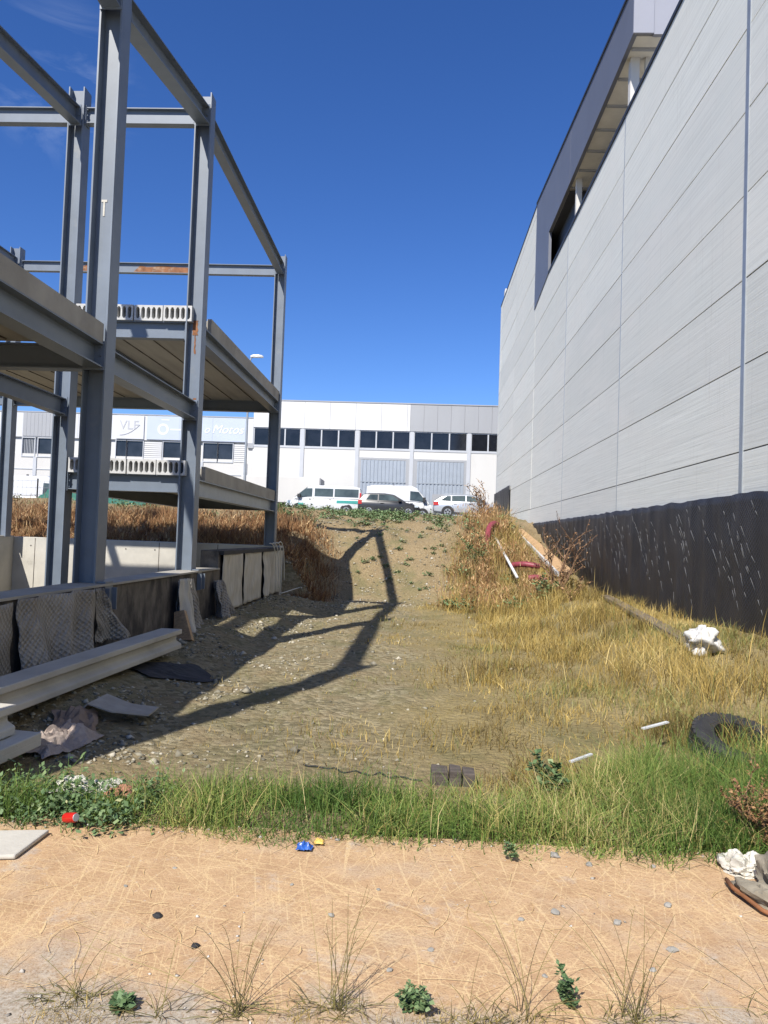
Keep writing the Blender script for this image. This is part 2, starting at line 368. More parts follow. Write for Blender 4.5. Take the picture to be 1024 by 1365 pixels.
# ------------------------------------------------------------------ light and sky
SUN_EL, SUN_AZ = R(44.9), R(201.5)
w = bpy.data.worlds.new('World'); S.world = w; w.use_nodes = True
nt = w.node_tree; bg = nt.nodes['Background']
sky = nt.nodes.new('ShaderNodeTexSky'); sky.sky_type = 'NISHITA'; sky.sun_disc = False
sky.sun_elevation = SUN_EL; sky.sun_rotation = SUN_AZ; sky.altitude = 1600; sky.air_density = 1.0; sky.dust_density = 0.1; sky.ozone_density = 5.0
# a faint wisp of cirrus to the upper left
tc = nt.nodes.new('ShaderNodeTexCoord')
mp = nt.nodes.new('ShaderNodeMapping'); mp.inputs['Scale'].default_value = (5, 5, 16); nt.links.new(tc.outputs['Generated'], mp.inputs[0])
nz = tex_noise(nt, mp.outputs[0], 1.5, 7, 0.6, 0.8)
dt = nt.nodes.new('ShaderNodeVectorMath'); dt.operation = 'DOT_PRODUCT'; nt.links.new(tc.outputs['Generated'], dt.inputs[0])
wd = Vector((-0.50, 1.0, 0.60)).normalized(); dt.inputs[1].default_value = wd
mask = ramp(nt, dt.outputs['Value'], [(0.9965, 0.0), (0.9997, 1.0)])
cl = mathn(nt, 'MULTIPLY', ramp(nt, nz, [(0.5, 0.0), (0.78, 0.3)]), mask)
hs = nt.nodes.new('ShaderNodeHueSaturation'); hs.inputs['Saturation'].default_value = 1.2; hs.inputs['Hue'].default_value = 0.5125; nt.links.new(sky.outputs[0], hs.inputs['Color'])
nt.links.new(mixc(nt, cl, hs.outputs[0], (5.0, 5.8, 7.2)), bg.inputs['Color'])
bg.inputs['Strength'].default_value = 0.113
sl = bpy.data.lights.new('sun', 'SUN'); so = bpy.data.objects.new('sun', sl); COL.objects.link(so)
sl.energy = 5.0; sl.angle = R(0.53); sl.color = (1.0, 0.945, 0.86)
sd = Vector((2.98, 7.56, -8.1)).normalized(); so.rotation_euler = sd.to_track_quat('-Z', 'Y').to_euler()
S.view_settings.view_transform = 'Standard'; S.view_settings.look = 'None'; S.view_settings.exposure = 0.5; S.view_settings.gamma = 1

# ------------------------------------------------------------------ terrain
def gz(x, y):
    dly = 5.5 * sm(2.4, 4.2, x)
    base = 2.1 * (0.75 * ln(18.9, 24.0 + dly, y) + 0.25 * sm(18.3, 24.6 + dly, y)) + 0.72 * sm(23.5, 40, y)
    z = base
    z += 0.42 * sm(2.0, 3.8, x) * sm(5.5, 9.5, y) * (1 - sm(18, 26, y))
    z += 0.10 * sm(1.2, 2.6, x) * sm(4.6, 6.0, y) * (1 - sm(9, 13, y))
    z += 0.24 * sm(-1.9, -3.0, x) * sm(4.6, 6.5, y) * (1 - sm(16.5, 19, y))
    if y > 18.2:
        bk = sm(-2.3, -3.2, x); z = z * (1 - bk) + max(z, min(2.5, 0.95 + 0.22 * (y - 18.3) * (1 - ln(18.3, 32, y) * 0.4))) * bk
    amp = 0.045 * sm(4.3, 6.5, y) + 0.13 * sm(18.3, 20, y) * (1 - sm(30, 40, y))
    if amp > 0 and y < 60:
        z += amp * (mnoise.noise((x * 0.9, y * 0.7, 0.3)) + 0.6 * mnoise.noise((x * 2.7, y * 2.3, 1.7)) + 0.3 * mnoise.noise((x * 7, y * 7, 4)))
    if y > 40: z = z * (1 - sm(40, 44, y)) + 2.9 * sm(40, 44, y)
    return z
def ground_z(x, y):
    if -9.68 < x < -3.35 and 0.5 < y < 18.25: return -1.6
    return gz(x, y)
xs = [-400, -200, -110, -70, -50, -40, -32, -26, -21, -17, -14, -12, -10.5, -9.72, -9.66] + [-9 + i for i in range(6)] + [-3.39, -3.33] + [-3.2 + 0.13 * i for i in range(60)] + [4.6, 4.75, 7, 12, 25, 50, 100, 200, 400]
ys = [-300, -100, -40, -15, -6, -2, 0, 0.47, 0.53] + [1, 2, 3, 3.6] + [4 + 0.13 * i for i in range(108)] + [18.08, 18.2, 18.3] + [18.45 + 0.17 * i for i in range(66)] + [30, 31, 32, 33.5, 35, 37, 39, 41, 43, 45, 50, 60, 80, 130, 250, 600]
g = MB(); nx, ny = len(xs), len(ys)
g.grid(lambda u, v: (xs[round(u * (nx - 1))], ys[round(v * (ny - 1))], ground_z(xs[round(u * (nx - 1))], ys[round(v * (ny - 1))])), nx - 1, ny - 1)
tag(g.build('ground', earth, smooth=True), kind='structure')

pv = MB()
def pav(u, v):
    x = -30 + 60 * u
    y = 2.24 + 1.78 * v
    if v == 0: y += 0.05 * mnoise.noise((x * 3, 0, 0))
    if v == 1: y += 0.06 * mnoise.noise((x * 2, 3, 0))
    return (x, y, 0.022 + 0.006 * mnoise.noise((x * 1.3, y * 1.3, 8)))
pv.grid(pav, 300, 10)
pv.grid(lambda u, v: (-30 + 60 * u, pav(u, 0)[1] - 0.001 - 0.03 * (1 - v), -0.02 + v * (pav(u, 0)[2] + 0.02)), 300, 1)
tag(pv.build('pavement', paving, smooth=True), kind='structure')
ap = MB(); ap.box((-60, 44.2, 2.80), (30, 57.0, 2.965)); tag(ap.build('car_park', asphalt), kind='structure')

# ------------------------------------------------------------------ steel frame under construction
fr = thing('steel_frame_building', 'unfinished blue-grey steel frame with concrete floor slabs beside the vacant lot', 'building', (-3.40, 11.2, -0.025))
OX, OY = -3.32, 11.2
def L3(x, y, z): return (x - OX, y - OY, z)
XE, XI, XF = -3.32, -5.25, -9.62
YZ, YA, YB, YC = 2.3, 7.86, 11.2, 17.6
def column(x, y, z0, z1, plate=None, rusty=False, rough_lbl=None):
    m = MB(); m.ibeam(L3(x, y, z0), L3(x, y, z1), (1, 0, 0), 0.24, 0.24, 0.018, 0.014)
    o = m.build('column', steel, fr)
    if rusty:
        o['label'] = 'column with rust patches at the slab joint'
        for (xa, w_, za, zb) in ((-0.05, 0.09, 4.5, 4.72), (-0.02, 0.035, 4.22, 4.499), (0.0, 0.06, 3.42, 3.56)):
            p = MB(); n_ = 10
            p.add([L3(x + xa + 0.012 * rnd.random(), y - 0.0105, za + (zb - za) * i / n_) for i in range(n_ + 1)] + [L3(x + xa + w_ - 0.02 * rnd.random(), y - 0.0105, za + (zb - za) * i / n_) for i in range(n_ + 1)], [(i, i + n_ + 1, i + n_ + 2, i + 1) for i in range(n_)])
            p.build('rust_patch', rust, o, thick=0.002)
    if plate:
        p = MB(); z = plate
        p.box(L3(x + 0.123, y - 0.10, z + 0.05), L3(x + 0.221, y + 0.10, z + 0.064)); p.box(L3(x + 0.205, y - 0.10, z - 0.24), L3(x + 0.221, y + 0.10, z + 0.049))
        p.box(L3(x + 0.2215, y - 0.10, z - 0.23), L3(x + 0.27, y - 0.085, z + 0.0)); p.box(L3(x + 0.2215, y + 0.085, z - 0.23), L3(x + 0.27, y + 0.10, z + 0.0))
        p.build('fixing_plate', steel, o)
    return o
column(XE, YB, 0.99, 8.12, 0.97, True); ca = column(XE, YA, 0.99, 7.75, 0.97); column(XE, YC, 1.32, 8.08)
column(XI, YB, -1.57, 8.19); column(XI, YC, -1.57, 8.1); column(XF, YC, 1.32, 8.15)
column(XE, YZ, 0.97, 7.6); column(XI, YZ, -1.6, 7.6)
# a hand-chalked T on the near column
p = MB(); p.box(L3(XE - 0.05, YA - 0.0125, 5.02), L3(XE + 0.01, YA - 0.0085, 5.045)); p.box(L3(XE - 0.03, YA - 0.0125, 4.87), L3(XE - 0.012, YA - 0.0085, 5.02)); p.build('chalk_mark', paper_w, ca)
def beam(p0, p1, h=0.24, wd=0.13, lbl=None, m=steel):
    b = MB(); b.ibeam(L3(*p0), L3(*p1), (0, 0, 1), h, wd, 0.014, 0.010); o = b.build('beam', m, fr)
    q0, q1 = Vector(L3(*p0)), Vector(L3(*p1)); d_ = (q1 - q0).normalized(); sd = d_.cross(Vector((0, 0, 1))).normalized()
    for q, sg_ in ((q0, 1), (q1, -1)):
        e = MB(); e.obox(q + d_ * sg_ * 0.002, q + d_ * sg_ * 0.016, (0, 0, 1), h / 2 + 0.025, wd / 2 + 0.015)
        for a_ in (-0.36, 0, 0.36):
            for s_ in (-1, 1):
                c_ = q + sd * s_ * wd * 0.36 + Vector((0, 0, a_ * h)); e.tube([c_ + d_ * sg_ * 0.0165, c_ + d_ * sg_ * 0.034], 0.012, 6)
        e.build('end_plate', steel, o)
    if lbl: o['label'] = lbl
    return o
c = 0.122
T = 7.79
beam((XE - c, YB, T), (XI + c, YB, T)); beam((XI - c, YB, T), (XF - 0.6, YB, T))
beam((XE - c, YC, T - 0.06), (XI + c, YC, T - 0.06)); 
ob = beam((XI - c, YC, T - 0.06), (XF + c, YC, T - 0.06), lbl='roof beam with a long rust streak')
for (xa, xb) in ((XI - 1.55, XI + 0.9), (XI - 2.9, XI - 2.6)):
    rp = MB(); n_ = 16
    lo_ = [T - 0.155 + 0.04 * mnoise.noise((i * 0.7, xa, 1)) for i in range(n_ + 1)]; hi_ = [T - 0.01 + 0.05 * mnoise.noise((i * 0.6, xa, 4)) for i in range(n_ + 1)]
    hi_[0] = lo_[0] + 0.01; hi_[-1] = lo_[-1] + 0.01
    px_ = [min(xa + (xb - xa) * i / n_, XI - 0.14) for i in range(n_ + 1)]
    rp.add([L3(px_[i], YC - 0.007, lo_[i]) for i in range(n_ + 1)] + [L3(px_[i], YC - 0.007, hi_[i]) for i in range(n_ + 1)], [(i, i + 1, i + n_ + 2, i + n_ + 1) for i in range(n_) if px_[i + 1] > px_[i] + 1e-4])
    rp.build('rust_patch', rust, ob, thick=0.002)
beam((XF - c, YC, T - 0.06), (XF - 3.5, YC, T - 0.06))
beam((XE, YB + c, T), (XE, YC - c, T - 0.02), 0.25, 0.16); beam((XF, YB - 1, T), (XF, YC - c, T - 0.02))
ZA = 7.17
beam((XE, YB - c, T - 0.02), (XE, YA + c, ZA + 0.05), 0.25, 0.2); beam((XI, YB - c, T - 0.04), (XI, YA, 7.38), 0.25, 0.16)
beam((XE, YA - c, ZA), (XE, YZ + c, ZA), 0.25, 0.2); beam((XI, YA, 7.38), (XI, YZ + c, 7.3), 0.25, 0.16)
# middle beams and low near slab
ZB = 3.36
beam((XE, YB - c, ZB), (XE, YA + c, ZB), 0.25, 0.18); beam((XI, YB - c, ZB), (XI, YA, ZB), 0.24, 0.16)
beam((XE, YA - c, ZB), (XE, YZ + c, ZB), 0.25, 0.2); beam((XI, YA, ZB), (XI, YZ + c, ZB), 0.24, 0.16)
beam((XE - c, YA, ZB), (XI - 4, YA, ZB), 0.26, 0.16)
def slab(x0, x1, y0, y1, z0, z1, lbl=None):
    b = MB(); b.box(L3(x0, y0, z0), L3(x1, y1, z1)); o = b.build('floor_slab', soffit_c, fr)
    e = MB(); e.box(L3(x1 + 0.002, y0, z0 + 0.0), L3(x1 + 0.07, y1, z1 + 0.03)); e.build('slab_edge', concrete, o)
    if lbl: o['label'] = lbl
    # ribs of the plank soffit
    r = MB(); n = max(1, int((x1 - x0) / 0.45))
    for k in range(1, n):
        xx = x0 + (x1 - x0) * k / n; r.box(L3(xx - 0.01, y0 + 0.1, z0 - 0.012), L3(xx + 0.01, y1 - 0.1, z0 - 0.001))
    r.build('soffit_joint', concrete_dk, o)
slab(-9.6, XE + 0.02, YZ, YA - 0.13, 3.49, 3.66)
slab(XI - 0.05, XE + 0.02, YB + 0.5, YC - 0.05, 4.66, 4.86); slab(XI - 4.3, XI - 0.2, 14.7, YC - 0.05, 4.66, 4.86)
slab(XI - 0.05, XE + 0.02, YB + 0.5, YC - 0.05, 2.37, 2.56)
def planks(z0, z1):
    wd = 0.425; n = 4
    for k in range(n):
        xa = XI + 0.14 + k * 0.442; nc = 5; x1 = xa + wd
        b = MB(); y0, y1 = YB - 0.10 - 0.012 * (k % 2), YB + 0.48
        b.box(L3(xa, y0, z0), L3(x1, y1, z0 + 0.028)); b.box(L3(xa, y0, z1 - 0.028), L3(x1, y1, z1))
        web = 0.024; pitch_ = (wd - web) / nc
        for j in range(nc + 1):
            xx = xa + j * pitch_; b.box(L3(xx, y0, z0 + 0.028), L3(xx + web, y1, z1 - 0.028))
            if j < nc:   # rounded corners of each void
                for zz, s_ in ((z0 + 0.028, 1), (z1 - 0.028, -1)):
                    for xe, t_ in ((xx + web, 1), (xx + pitch_, -1)):
                        b.add([L3(xe, y0 + 0.001, zz), L3(xe + t_ * 0.018, y0 + 0.001, zz), L3(xe, y0 + 0.001, zz + s_ * 0.03),
                               L3(xe, y1, zz), L3(xe + t_ * 0.018, y1, zz), L3(xe, y1, zz + s_ * 0.03)],
                              [(0, 1, 2), (5, 4, 3), (0, 3, 4, 1), (1, 4, 5, 2), (2, 5, 3, 0)])
        b.build('hollow_core_plank', block_c, fr)
planks(4.68, 4.91); planks(2.40, 2.62)
for (z, h) in ((4.555, 0.25), (2.275, 0.25)):
    beam((XE - c, YB, z), (XI + c, YB, z), h, 0.15); beam((XE - c, YC, z - 0.02), (XI + c, YC, z - 0.02), h, 0.15)
beam((XI - c, YC, 4.535), (XF + c, YC, 4.535), 0.25, 0.15);
beam((XF - c, YC, 4.535), (XF - 3.5, YC, 4.535), 0.25, 0.15)
beam((XE, YB + c, 4.53), (XE, YC - c, 4.53), 0.24, 0.2); beam((XI, YB + c, 4.53), (XI, YC - c, 4.53), 0.24, 0.16)
b = beam((XE, YB + c, 2.24), (XE, YC - c, 2.24), 0.25, 0.2, 'edge beam coated in grey cement slurry', galv); beam((XI, YB + c, 2.24), (XI, YC - c, 2.24), 0.24, 0.16)

# ------------------------------------------------------------------ basement walls
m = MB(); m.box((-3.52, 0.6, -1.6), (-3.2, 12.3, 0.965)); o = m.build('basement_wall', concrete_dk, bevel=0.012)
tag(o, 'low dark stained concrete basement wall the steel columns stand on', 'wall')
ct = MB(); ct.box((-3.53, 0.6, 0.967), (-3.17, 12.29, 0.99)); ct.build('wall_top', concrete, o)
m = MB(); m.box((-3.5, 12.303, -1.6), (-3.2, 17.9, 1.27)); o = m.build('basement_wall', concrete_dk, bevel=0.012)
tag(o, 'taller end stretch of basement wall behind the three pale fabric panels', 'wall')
m = MB(); m.box((-9.78, 17.95, -1.6), (-3.2, 18.25, 1.30)); o = m.build('basement_wall', concrete_lt, bevel=0.012)
tag(o, 'sunlit pale concrete wall across the back of the basement', 'wall')
j = MB()
for x in (-9.1, -7.6, -6.1, -4.7): j.box((x - 0.008, 17.946, -1.6), (x + 0.008, 17.949, 1.28))
for x in (-9.2, -8.3, -7.7, -6.9, -6.2, -5.4, -4.8): j.cyl((x, 17.948, 1.1), (0, 1, 0), 0.018, 0.006, 8)
j.build('formwork_joints', concrete_dk, o)
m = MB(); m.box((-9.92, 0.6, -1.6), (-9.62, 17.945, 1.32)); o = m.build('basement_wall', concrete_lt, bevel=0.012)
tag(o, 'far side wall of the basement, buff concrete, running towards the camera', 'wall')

# drainage sheets hung on the near wall
def drape(name, y0, y1, z0, z1, folds, amp, m_, label, cat, grp, flap=0.0, x0=-3.19, ragged=0.03, taper=0.0, lean=0.0):
    s_ = MB(); ph = rnd.random() * 6
    def fn(u, v):
        yy = y0 + (y1 - y0) * (u if not taper else (0.5 + (u - 0.5) * (1 - taper * (1 - v))))
        zz = z1 - (z1 - z0) * v + ragged * mnoise.noise((u * 6, v * 2, ph)) * (0.3 + v)
        w_ = u * folds * 2 * pi + ph + v * 0.8 + 1.6 * mnoise.noise((u * 3, v * 1.5, ph + 2)); x = x0 + 0.035 + amp * (0.3 + 0.7 * v) * (0.5 + 0.5 * sin(w_)) ** 1.6 + 0.035 * mnoise.noise((u * 5, v * 4, ph)) + flap * v * v * (0.6 + 0.8 * mnoise.noise((u * 2.5, 0.3, ph + 7)))
        yy += lean * v + 0.03 * mnoise.noise((u * 3, v * 3, ph + 4))
        return (x, yy, zz)
    s_.grid(fn, 40, 22)
    o = s_.build(name, m_, smooth=True, thick=0.006)
    return tag(o, label, cat, grp)
G1 = 'dimpled sheets hung on the basement wall'
drape('drainage_sheet', 3.2, 5.92, 0.2, 0.95, 3, 0.06, dimple_m, 'dimpled grey sheet cut off by the left edge of the photo', 'plastic sheet', G1)
drape('drainage_sheet', 6.0, 7.45, 0.16, 0.97, 2.6, 0.14, dimple_m, 'widest dimpled grey sheet, folded, hung left of the nearest column base', 'plastic sheet', G1, flap=0.1)
drape('drainage_sheet', 7.22, 7.78, 0.42, 0.96, 0.8, 0.12, dimple_m, 'torn corner of dimpled sheet sagging beside the nearest column base', 'plastic sheet', G1, flap=0.06, taper=0.75, lean=0.25)
drape('drainage_sheet', 9.9, 10.95, 0.2, 0.90, 2.3, 0.16, dimple_m, 'crumpled dimpled sheet leaning away below the rusty column', 'plastic sheet', G1, flap=0.06, taper=0.35)
drape('drainage_sheet', 11.65, 12.45, 0.25, 0.80, 2.0, 0.2, dimple_m, 'dark dimpled sheet bunched at the step up in the wall', 'plastic sheet', G1, flap=0.1, taper=0.5)
G2 = 'pale fabric panels on the tall wall'
for (ya, yb, lb) in ((12.40, 13.75, 'nearest pale fabric panel on tall wall, flat and square'), (13.98, 15.45, 'middle pale fabric panel on tall wall'), (15.72, 17.6, 'farthest pale fabric panel, creased, behind the white cable coil')):
    drape('fabric_panel', ya, yb, 0.27, 1.22, 1.4 if ya > 15 else 0.5, 0.07 if ya > 15 else 0.03, felt, lb, 'fabric panel', G2, ragged=0.02)
bt = MB(); bt.box((-3.195, 12.33, 1.20), (-3.12, 17.75, 1.262)); tag(bt.build('batten', rubber), 'dark batten along the top of the pale fabric panels', 'batten')
# white cable hanging in a loose coil
cb = MB()
for k in range(4):
    pts = []
    for i in range(25):
        t = i / 24; a = pi * (0.05 + 0.95 * t)
        pts.append((-3.02 + 0.03 * k, 15.55 + k * 0.14 + 1.0 * t + 0.2 * sin(a), 1.32 - (1.0 - 0.08 * k) * t + 0.35 * sin(a)))
    cb.tube(pts, 0.011, 5)
cb.tube([(-2.9 + 0.5 * i / 14, 16.4 - 0.5 * sin(i * 0.5), 0.32 + 0.01 * i) for i in range(15)], 0.011, 5)
tag(cb.build('cable', white_cable, smooth=True), 'loose white cable looping down the far fabric panel', 'cable')

# ------------------------------------------------------------------ things on the ground, left
def conc_beam(p0, p1, label, wd=0.24, h=0.21):
    b = MB(); p0, p1 = Vector(p0), Vector(p1)
    prof = [(-wd / 2, 0), (wd / 2, 0), (wd / 2, 0.05), (wd / 2 - 0.06, 0.085), (wd / 2 - 0.06, h - 0.075), (wd / 2, h - 0.05), (wd / 2, h), (-wd / 2, h), (-wd / 2, h - 0.05), (-wd / 2 + 0.06, h - 0.075), (-wd / 2 + 0.06, 0.085), (-wd / 2, 0.05)]
    d = (p1 - p0).normalized(); s_ = Vector((d.y, -d.x, 0)).normalized()
    secs = []
    n = 10
    for i in range(n + 1):
        q = p0.lerp(p1, i / n); secs.append([q + s_ * a + Vector((0, 0, z)) for a, z in prof])
    b.loft(secs); o = b.build('concrete_beam', concrete_lt, bevel=0.008, fix=True)
    return tag(o, label, 'concrete beam', 'precast concrete beams')
conc_beam((-2.95, 4.3, 0.24), (-2.68, 8.42, 0.27), 'long precast concrete beam lying along the foot of basement wall')
conc_beam((-2.85, 3.2, 0.05), (-2.56, 5.0, 0.12), 'short flat concrete beam at bottom left, end pointing at the cardboard', 0.3, 0.09)
conc_beam((-2.9, 3.2, 0.15), (-2.66, 4.9, 0.215), 'short concrete beam resting on the flat one at left edge', 0.24, 0.19)

def crumple(name, loc, sx, sy, h, m_, label, cat, grp=None, rz=0, seed=0, n=16, sharp=1.0, thick=0.004, on_ground=True, tilt=0.0):
    s_ = MB()
    def fn(u, v):
        a, b_ = (u - 0.5), (v - 0.5)
        e = 1 + 0.25 * mnoise.noise((a * 3, b_ * 3, seed))
        z = h * (0.55 + 0.6 * mnoise.noise((u * 2.3 * sharp, v * 2.3 * sharp, seed + 3)) - 0.55 * abs(mnoise.noise((u * 4.6 * sharp, v * 4.6 * sharp, seed))) + 0.18 * mnoise.noise((u * 11, v * 11, seed + 1)))
        edge = min(u, 1 - u, v, 1 - v); z = max(0, z) * (0.2 + 0.8 * min(1, edge * 4)) ** 0.8
        x, y = a * sx * e, b_ * sy * e
        if on_ground:
            xx = loc[0] + x * cos(rz) - y * sin(rz); yy = loc[1] + x * sin(rz) + y * cos(rz); z += gz(xx, yy) - gz(loc[0], loc[1])
        return (x, y, z + 0.012 + tilt * a)
    s_.grid(fn, n, n)
    o = s_.build(name, m_, smooth=False, loc=(loc[0], loc[1], (gz(loc[0], loc[1]) if on_ground else 0) + loc[2]), thick=thick)
    o.rotation_euler = (0, 0, rz)
    return tag(o, label, cat, grp)
# folded card sheet: a bent board
cd = MB()
z0 = gz(-2.2, 6.1)
cd.add([(-2.60, 5.80, z0 + 0.03), (-2.46, 5.78, z0 + 0.15), (-2.44, 6.10, z0 + 0.16), (-2.58, 6.12, z0 + 0.04), (-2.28, 5.78, z0 + 0.10), (-2.24, 6.10, z0 + 0.09), (-2.02, 5.88, z0 + 0.06), (-2.05, 6.2, z0 + 0.05)],
       [(0, 1, 2, 3), (1, 4, 5, 2), (4, 6, 7, 5)])
tag(cd.build('cardboard', card, thick=0.012), 'folded grey cardboard sheet on gravel before the long concrete beam', 'cardboard')
crumple('cardboard', (-2.5, 5.65, 0.0), 0.32, 0.4, 0.16, card_br, 'crumpled brown cardboard between the grey sheet and short beams', 'cardboard', rz=0.4, seed=5, n=10)
crumple('sack', (-2.45, 5.3, 0.0), 0.3, 0.6, 0.14, rag, 'pinkish crumpled sacking at the end of the short concrete beams', 'sack', rz=-0.3, seed=9, n=24, sharp=1.5)
crumple('rubber_mat', (-2.45, 7.75, 0.0), 0.5, 0.9, 0.05, rubber, 'dark rubber mat lying flat beside the long concrete beam', 'mat', rz=-0.6, seed=2)
m = MB(); m.add([(-2.98, 9.5, .2), (-2.72, 9.4, .22), (-2.9, 9.62, .56), (-3.05, 9.7, .52)], [(0, 1, 2, 3)])
tag(m.build('board', wood, thick=0.05), 'short yellowish board leaning at the far end of long concrete beam', 'board')
drape('drainage_sheet', 9.85, 10.35, 0.15, 0.93, 0.6, 0.12, felt, 'pale strip of fabric hanging near the rusty column', 'fabric strip', None, x0=-3.12, taper=0.3, flap=0.12)

# ------------------------------------------------------------------ right warehouse
RX = 4.4
wh = thing('warehouse', 'tall grey precast warehouse on the right with recessed roof terrace', 'building', (RX, 17, 0))
def W3(x, y, z): return (x - RX, y - 17, z)
Y0, Y1, YH, ZT, ZH = -4.0, 44.65, 30.9, 11.32, 15.28
m = MB()
zj = [2.2, 2.92] + [2.92 + 1.2 * k for k in range(1, 8)] + [12.52, 13.72, 14.92, ZH]
yj = [Y0, -2.53, 4.1, 10.73, 17.36, 23.99, 30.62, 37.25, 43.88, Y1]
gp = 0.010
for a, b_ in zip(yj[:-1], yj[1:]):
    for z0, z1 in zip(zj[:-1], zj[1:]):
        if z1 > ZT + 0.01:
            if b_ <= YH + 1e-6 and a < YH - 0.5: continue
        ya, yb = a, b_
        # small out-of-plane differences between planks
        dx = rnd.uniform(-0.004, 0.004)
        m.box(W3(RX + dx, ya + gp, z0 + gp), W3(RX + 0.16, yb - gp, z1 - gp))
for z0, z1 in zip(zj[:-1], zj[1:]):
    pass
m.build('wall', wall_m, wh)
bk = MB(); bk.box(W3(RX + 0.012, Y0 + 0.01, 0), W3(RX + 0.5, Y1 - 0.012, ZT - 0.06)); bk.box(W3(RX + 0.012, 30.64, ZT - 0.06), W3(RX + 0.5, Y1 - 0.012, ZH - 0.05)); bk.build('panel_joint', joint_m, wh)
m = MB(); m.box(W3(RX + 0.5, Y1 - 0.2, 0), W3(34, Y1, ZH)); m.box(W3(RX + 0.5, Y0, 0), W3(34, Y0 + 0.2, ZT)); m.box(W3(34, Y0, 0), W3(34.3, Y1, ZT)); m.build('end_wall', wall_m, wh)
m = MB(); m.box(W3(RX + 0.5, Y0 + 0.2, ZT - 0.7), W3(34, Y1 - 0.2, ZT - 0.5)); m.box(W3(RX + 0.5, 30.9, ZH - 0.5), W3(33.9, Y1 - 0.2, ZH - 0.35)); m.build('roof', roof_m, wh)
# metal cover strip on one joint, thin sealant on the others
m = MB(); m.box(W3(RX - 0.012, 10.68, 2.2), W3(RX + 0.01, 10.79, ZT)); o = m.build('cover_strip', galv, wh)
for y in (4.1, 17.36, 23.99):
    m = MB(); m.box(W3(RX - 0.006, y - 0.022, 2.2), W3(RX + 0.01, y + 0.022, ZT)); m.build('cover_strip', galv, wh)
m = MB(); m.box(W3(RX - 0.03, Y0, ZT), W3(RX + 0.3, 27.69, ZT + 0.09)); m.build('coping', dark_metal, wh)
m = MB(); m.box(W3(RX - 0.02, YH + 0.01, ZH), W3(RX + 0.3, Y1 + 0.02, ZH + 0.08)); m.build('coping', dark_metal, wh)
# fascia: tapers towards the camera, drops to the parapet at its far end
YN, YL, ZS = 16.8, 27.7, 12.87
zn = 13.98
m = MB(); f0, f1 = RX - 0.03, RX + 0.07
def slabp(poly, xa, xb, mb, mi=0):
    n = len(poly); mb.add([W3(xa, y, z) for y, z in poly] + [W3(xb, y, z) for y, z in poly], [tuple(range(n)), tuple(range(2 * n - 1, n - 1, -1))] + [(i, i + n, (i + 1) % n + n, (i + 1) % n) for i in range(n)], mi)
zt = lambda y: zn + (ZH - zn) * (y - YN) / (YH - YN)
cuts = [YN, 23.9, YL]
for a, b_ in zip(cuts[:-1], cuts[1:]): slabp([(a + 0.008, ZS), (b_ - (0.008 if b_ < YL else 0), ZS), (b_ - (0.008 if b_ < YL else 0), zt(b_)), (a + 0.008, zt(a))], f0, f1, m)
slabp([(YL, ZT), (YH, ZT - 0.35), (YH, ZH), (YL, zt(YL))], f0, f1, m)
m.build('fascia', fascia_m, wh, fix=True)
m = MB(); slabp([(YN, zn), (YH, ZH), (YH, ZH + 0.07), (YN, zn + 0.07)], f0 - 0.03, f1 + 0.05, m); m.build('coping', dark_metal, wh, fix=True)
m = MB(); m.box(W3(f0 - 0.003, YN - 0.05, ZS), W3(f1 + 0.34, YN + 0.006, zn + 0.05)); m.box(W3(f1 + 0.352, YN - 0.004, ZS), W3(10, YN + 0.1, zn + 0.05)); m.build('fascia', fascia_sun, wh)['label'] = 'end return of the fascia, its sunlit tone painted in'
# terrace behind: deck, ribs, posts, back wall
m = MB(); m.box(W3(f1 + 0.002, YN + 0.12, ZS + 0.03), W3(11, YH - 0.3, ZS + 0.2)); sf = m.build('canopy_ceiling', soffit_m, wh)
m = MB()
k = YN + 0.5
while k < YH - 0.4:
    m.box(W3(f1 + 0.02, k, ZS - 0.02), W3(11, k + 0.07, ZS + 0.029)); k += 1.15
m.build('joist', grey_sh, sf)
for (x, y, s_) in ((4.66, 17.75, 0.2), (4.95, 17.7, 0.11), (4.62, 23.7, 0.17), (5.2, 25.6, 0.12)):
    m = MB(); m.box(W3(x - s_ / 2, y - s_ / 2, ZT - 0.6), W3(x + s_ / 2, y + s_ / 2, ZS + 0.029)); m.build('post', white_pl2, wh)
m = MB(); m.box(W3(RX + 0.51, YN + 0.2, ZT - 0.49), W3(10.99, YH - 0.26, ZT - 0.42)); m.build('terrace_bounce_floor', white_pl2, wh)  # unseen floor added in pale plaster to bounce sunlight onto the canopy ceiling
m = MB(); m.box(W3(11, YN + 0.2, ZT - 0.5), W3(11.2, YH, ZS + 0.1)); m.box(W3(RX + 0.52, YH - 0.25, ZT - 0.5), W3(11, YH - 0.02, ZS + 0.09)); m.build('terrace_wall', grey_sh, wh)
m = MB(); m.box(W3(RX + 0.1, Y1 - 1.1, ZH + 0.08), W3(RX + 0.5, Y1 - 0.5, ZH + 0.75)); m.build('roof_vent', white_pl, wh)

m = MB(); m.box(W3(4.76, 24.4, ZT - 0.40), W3(10.9, 30.6, ZS - 0.022)); o = m.build('dark_infill', dark_metal, wh)  # dark infill box added under the ceiling so the far recess looks dark
m = MB(); m.box(W3(f1 + 0.004, 24.4, ZS - 0.06), W3(4.755, 30.6, ZS - 0.022)); m.build('dark_soffit_infill', dark_metal, wh)  # dark sheet that carries the recess darkness out to the fascia
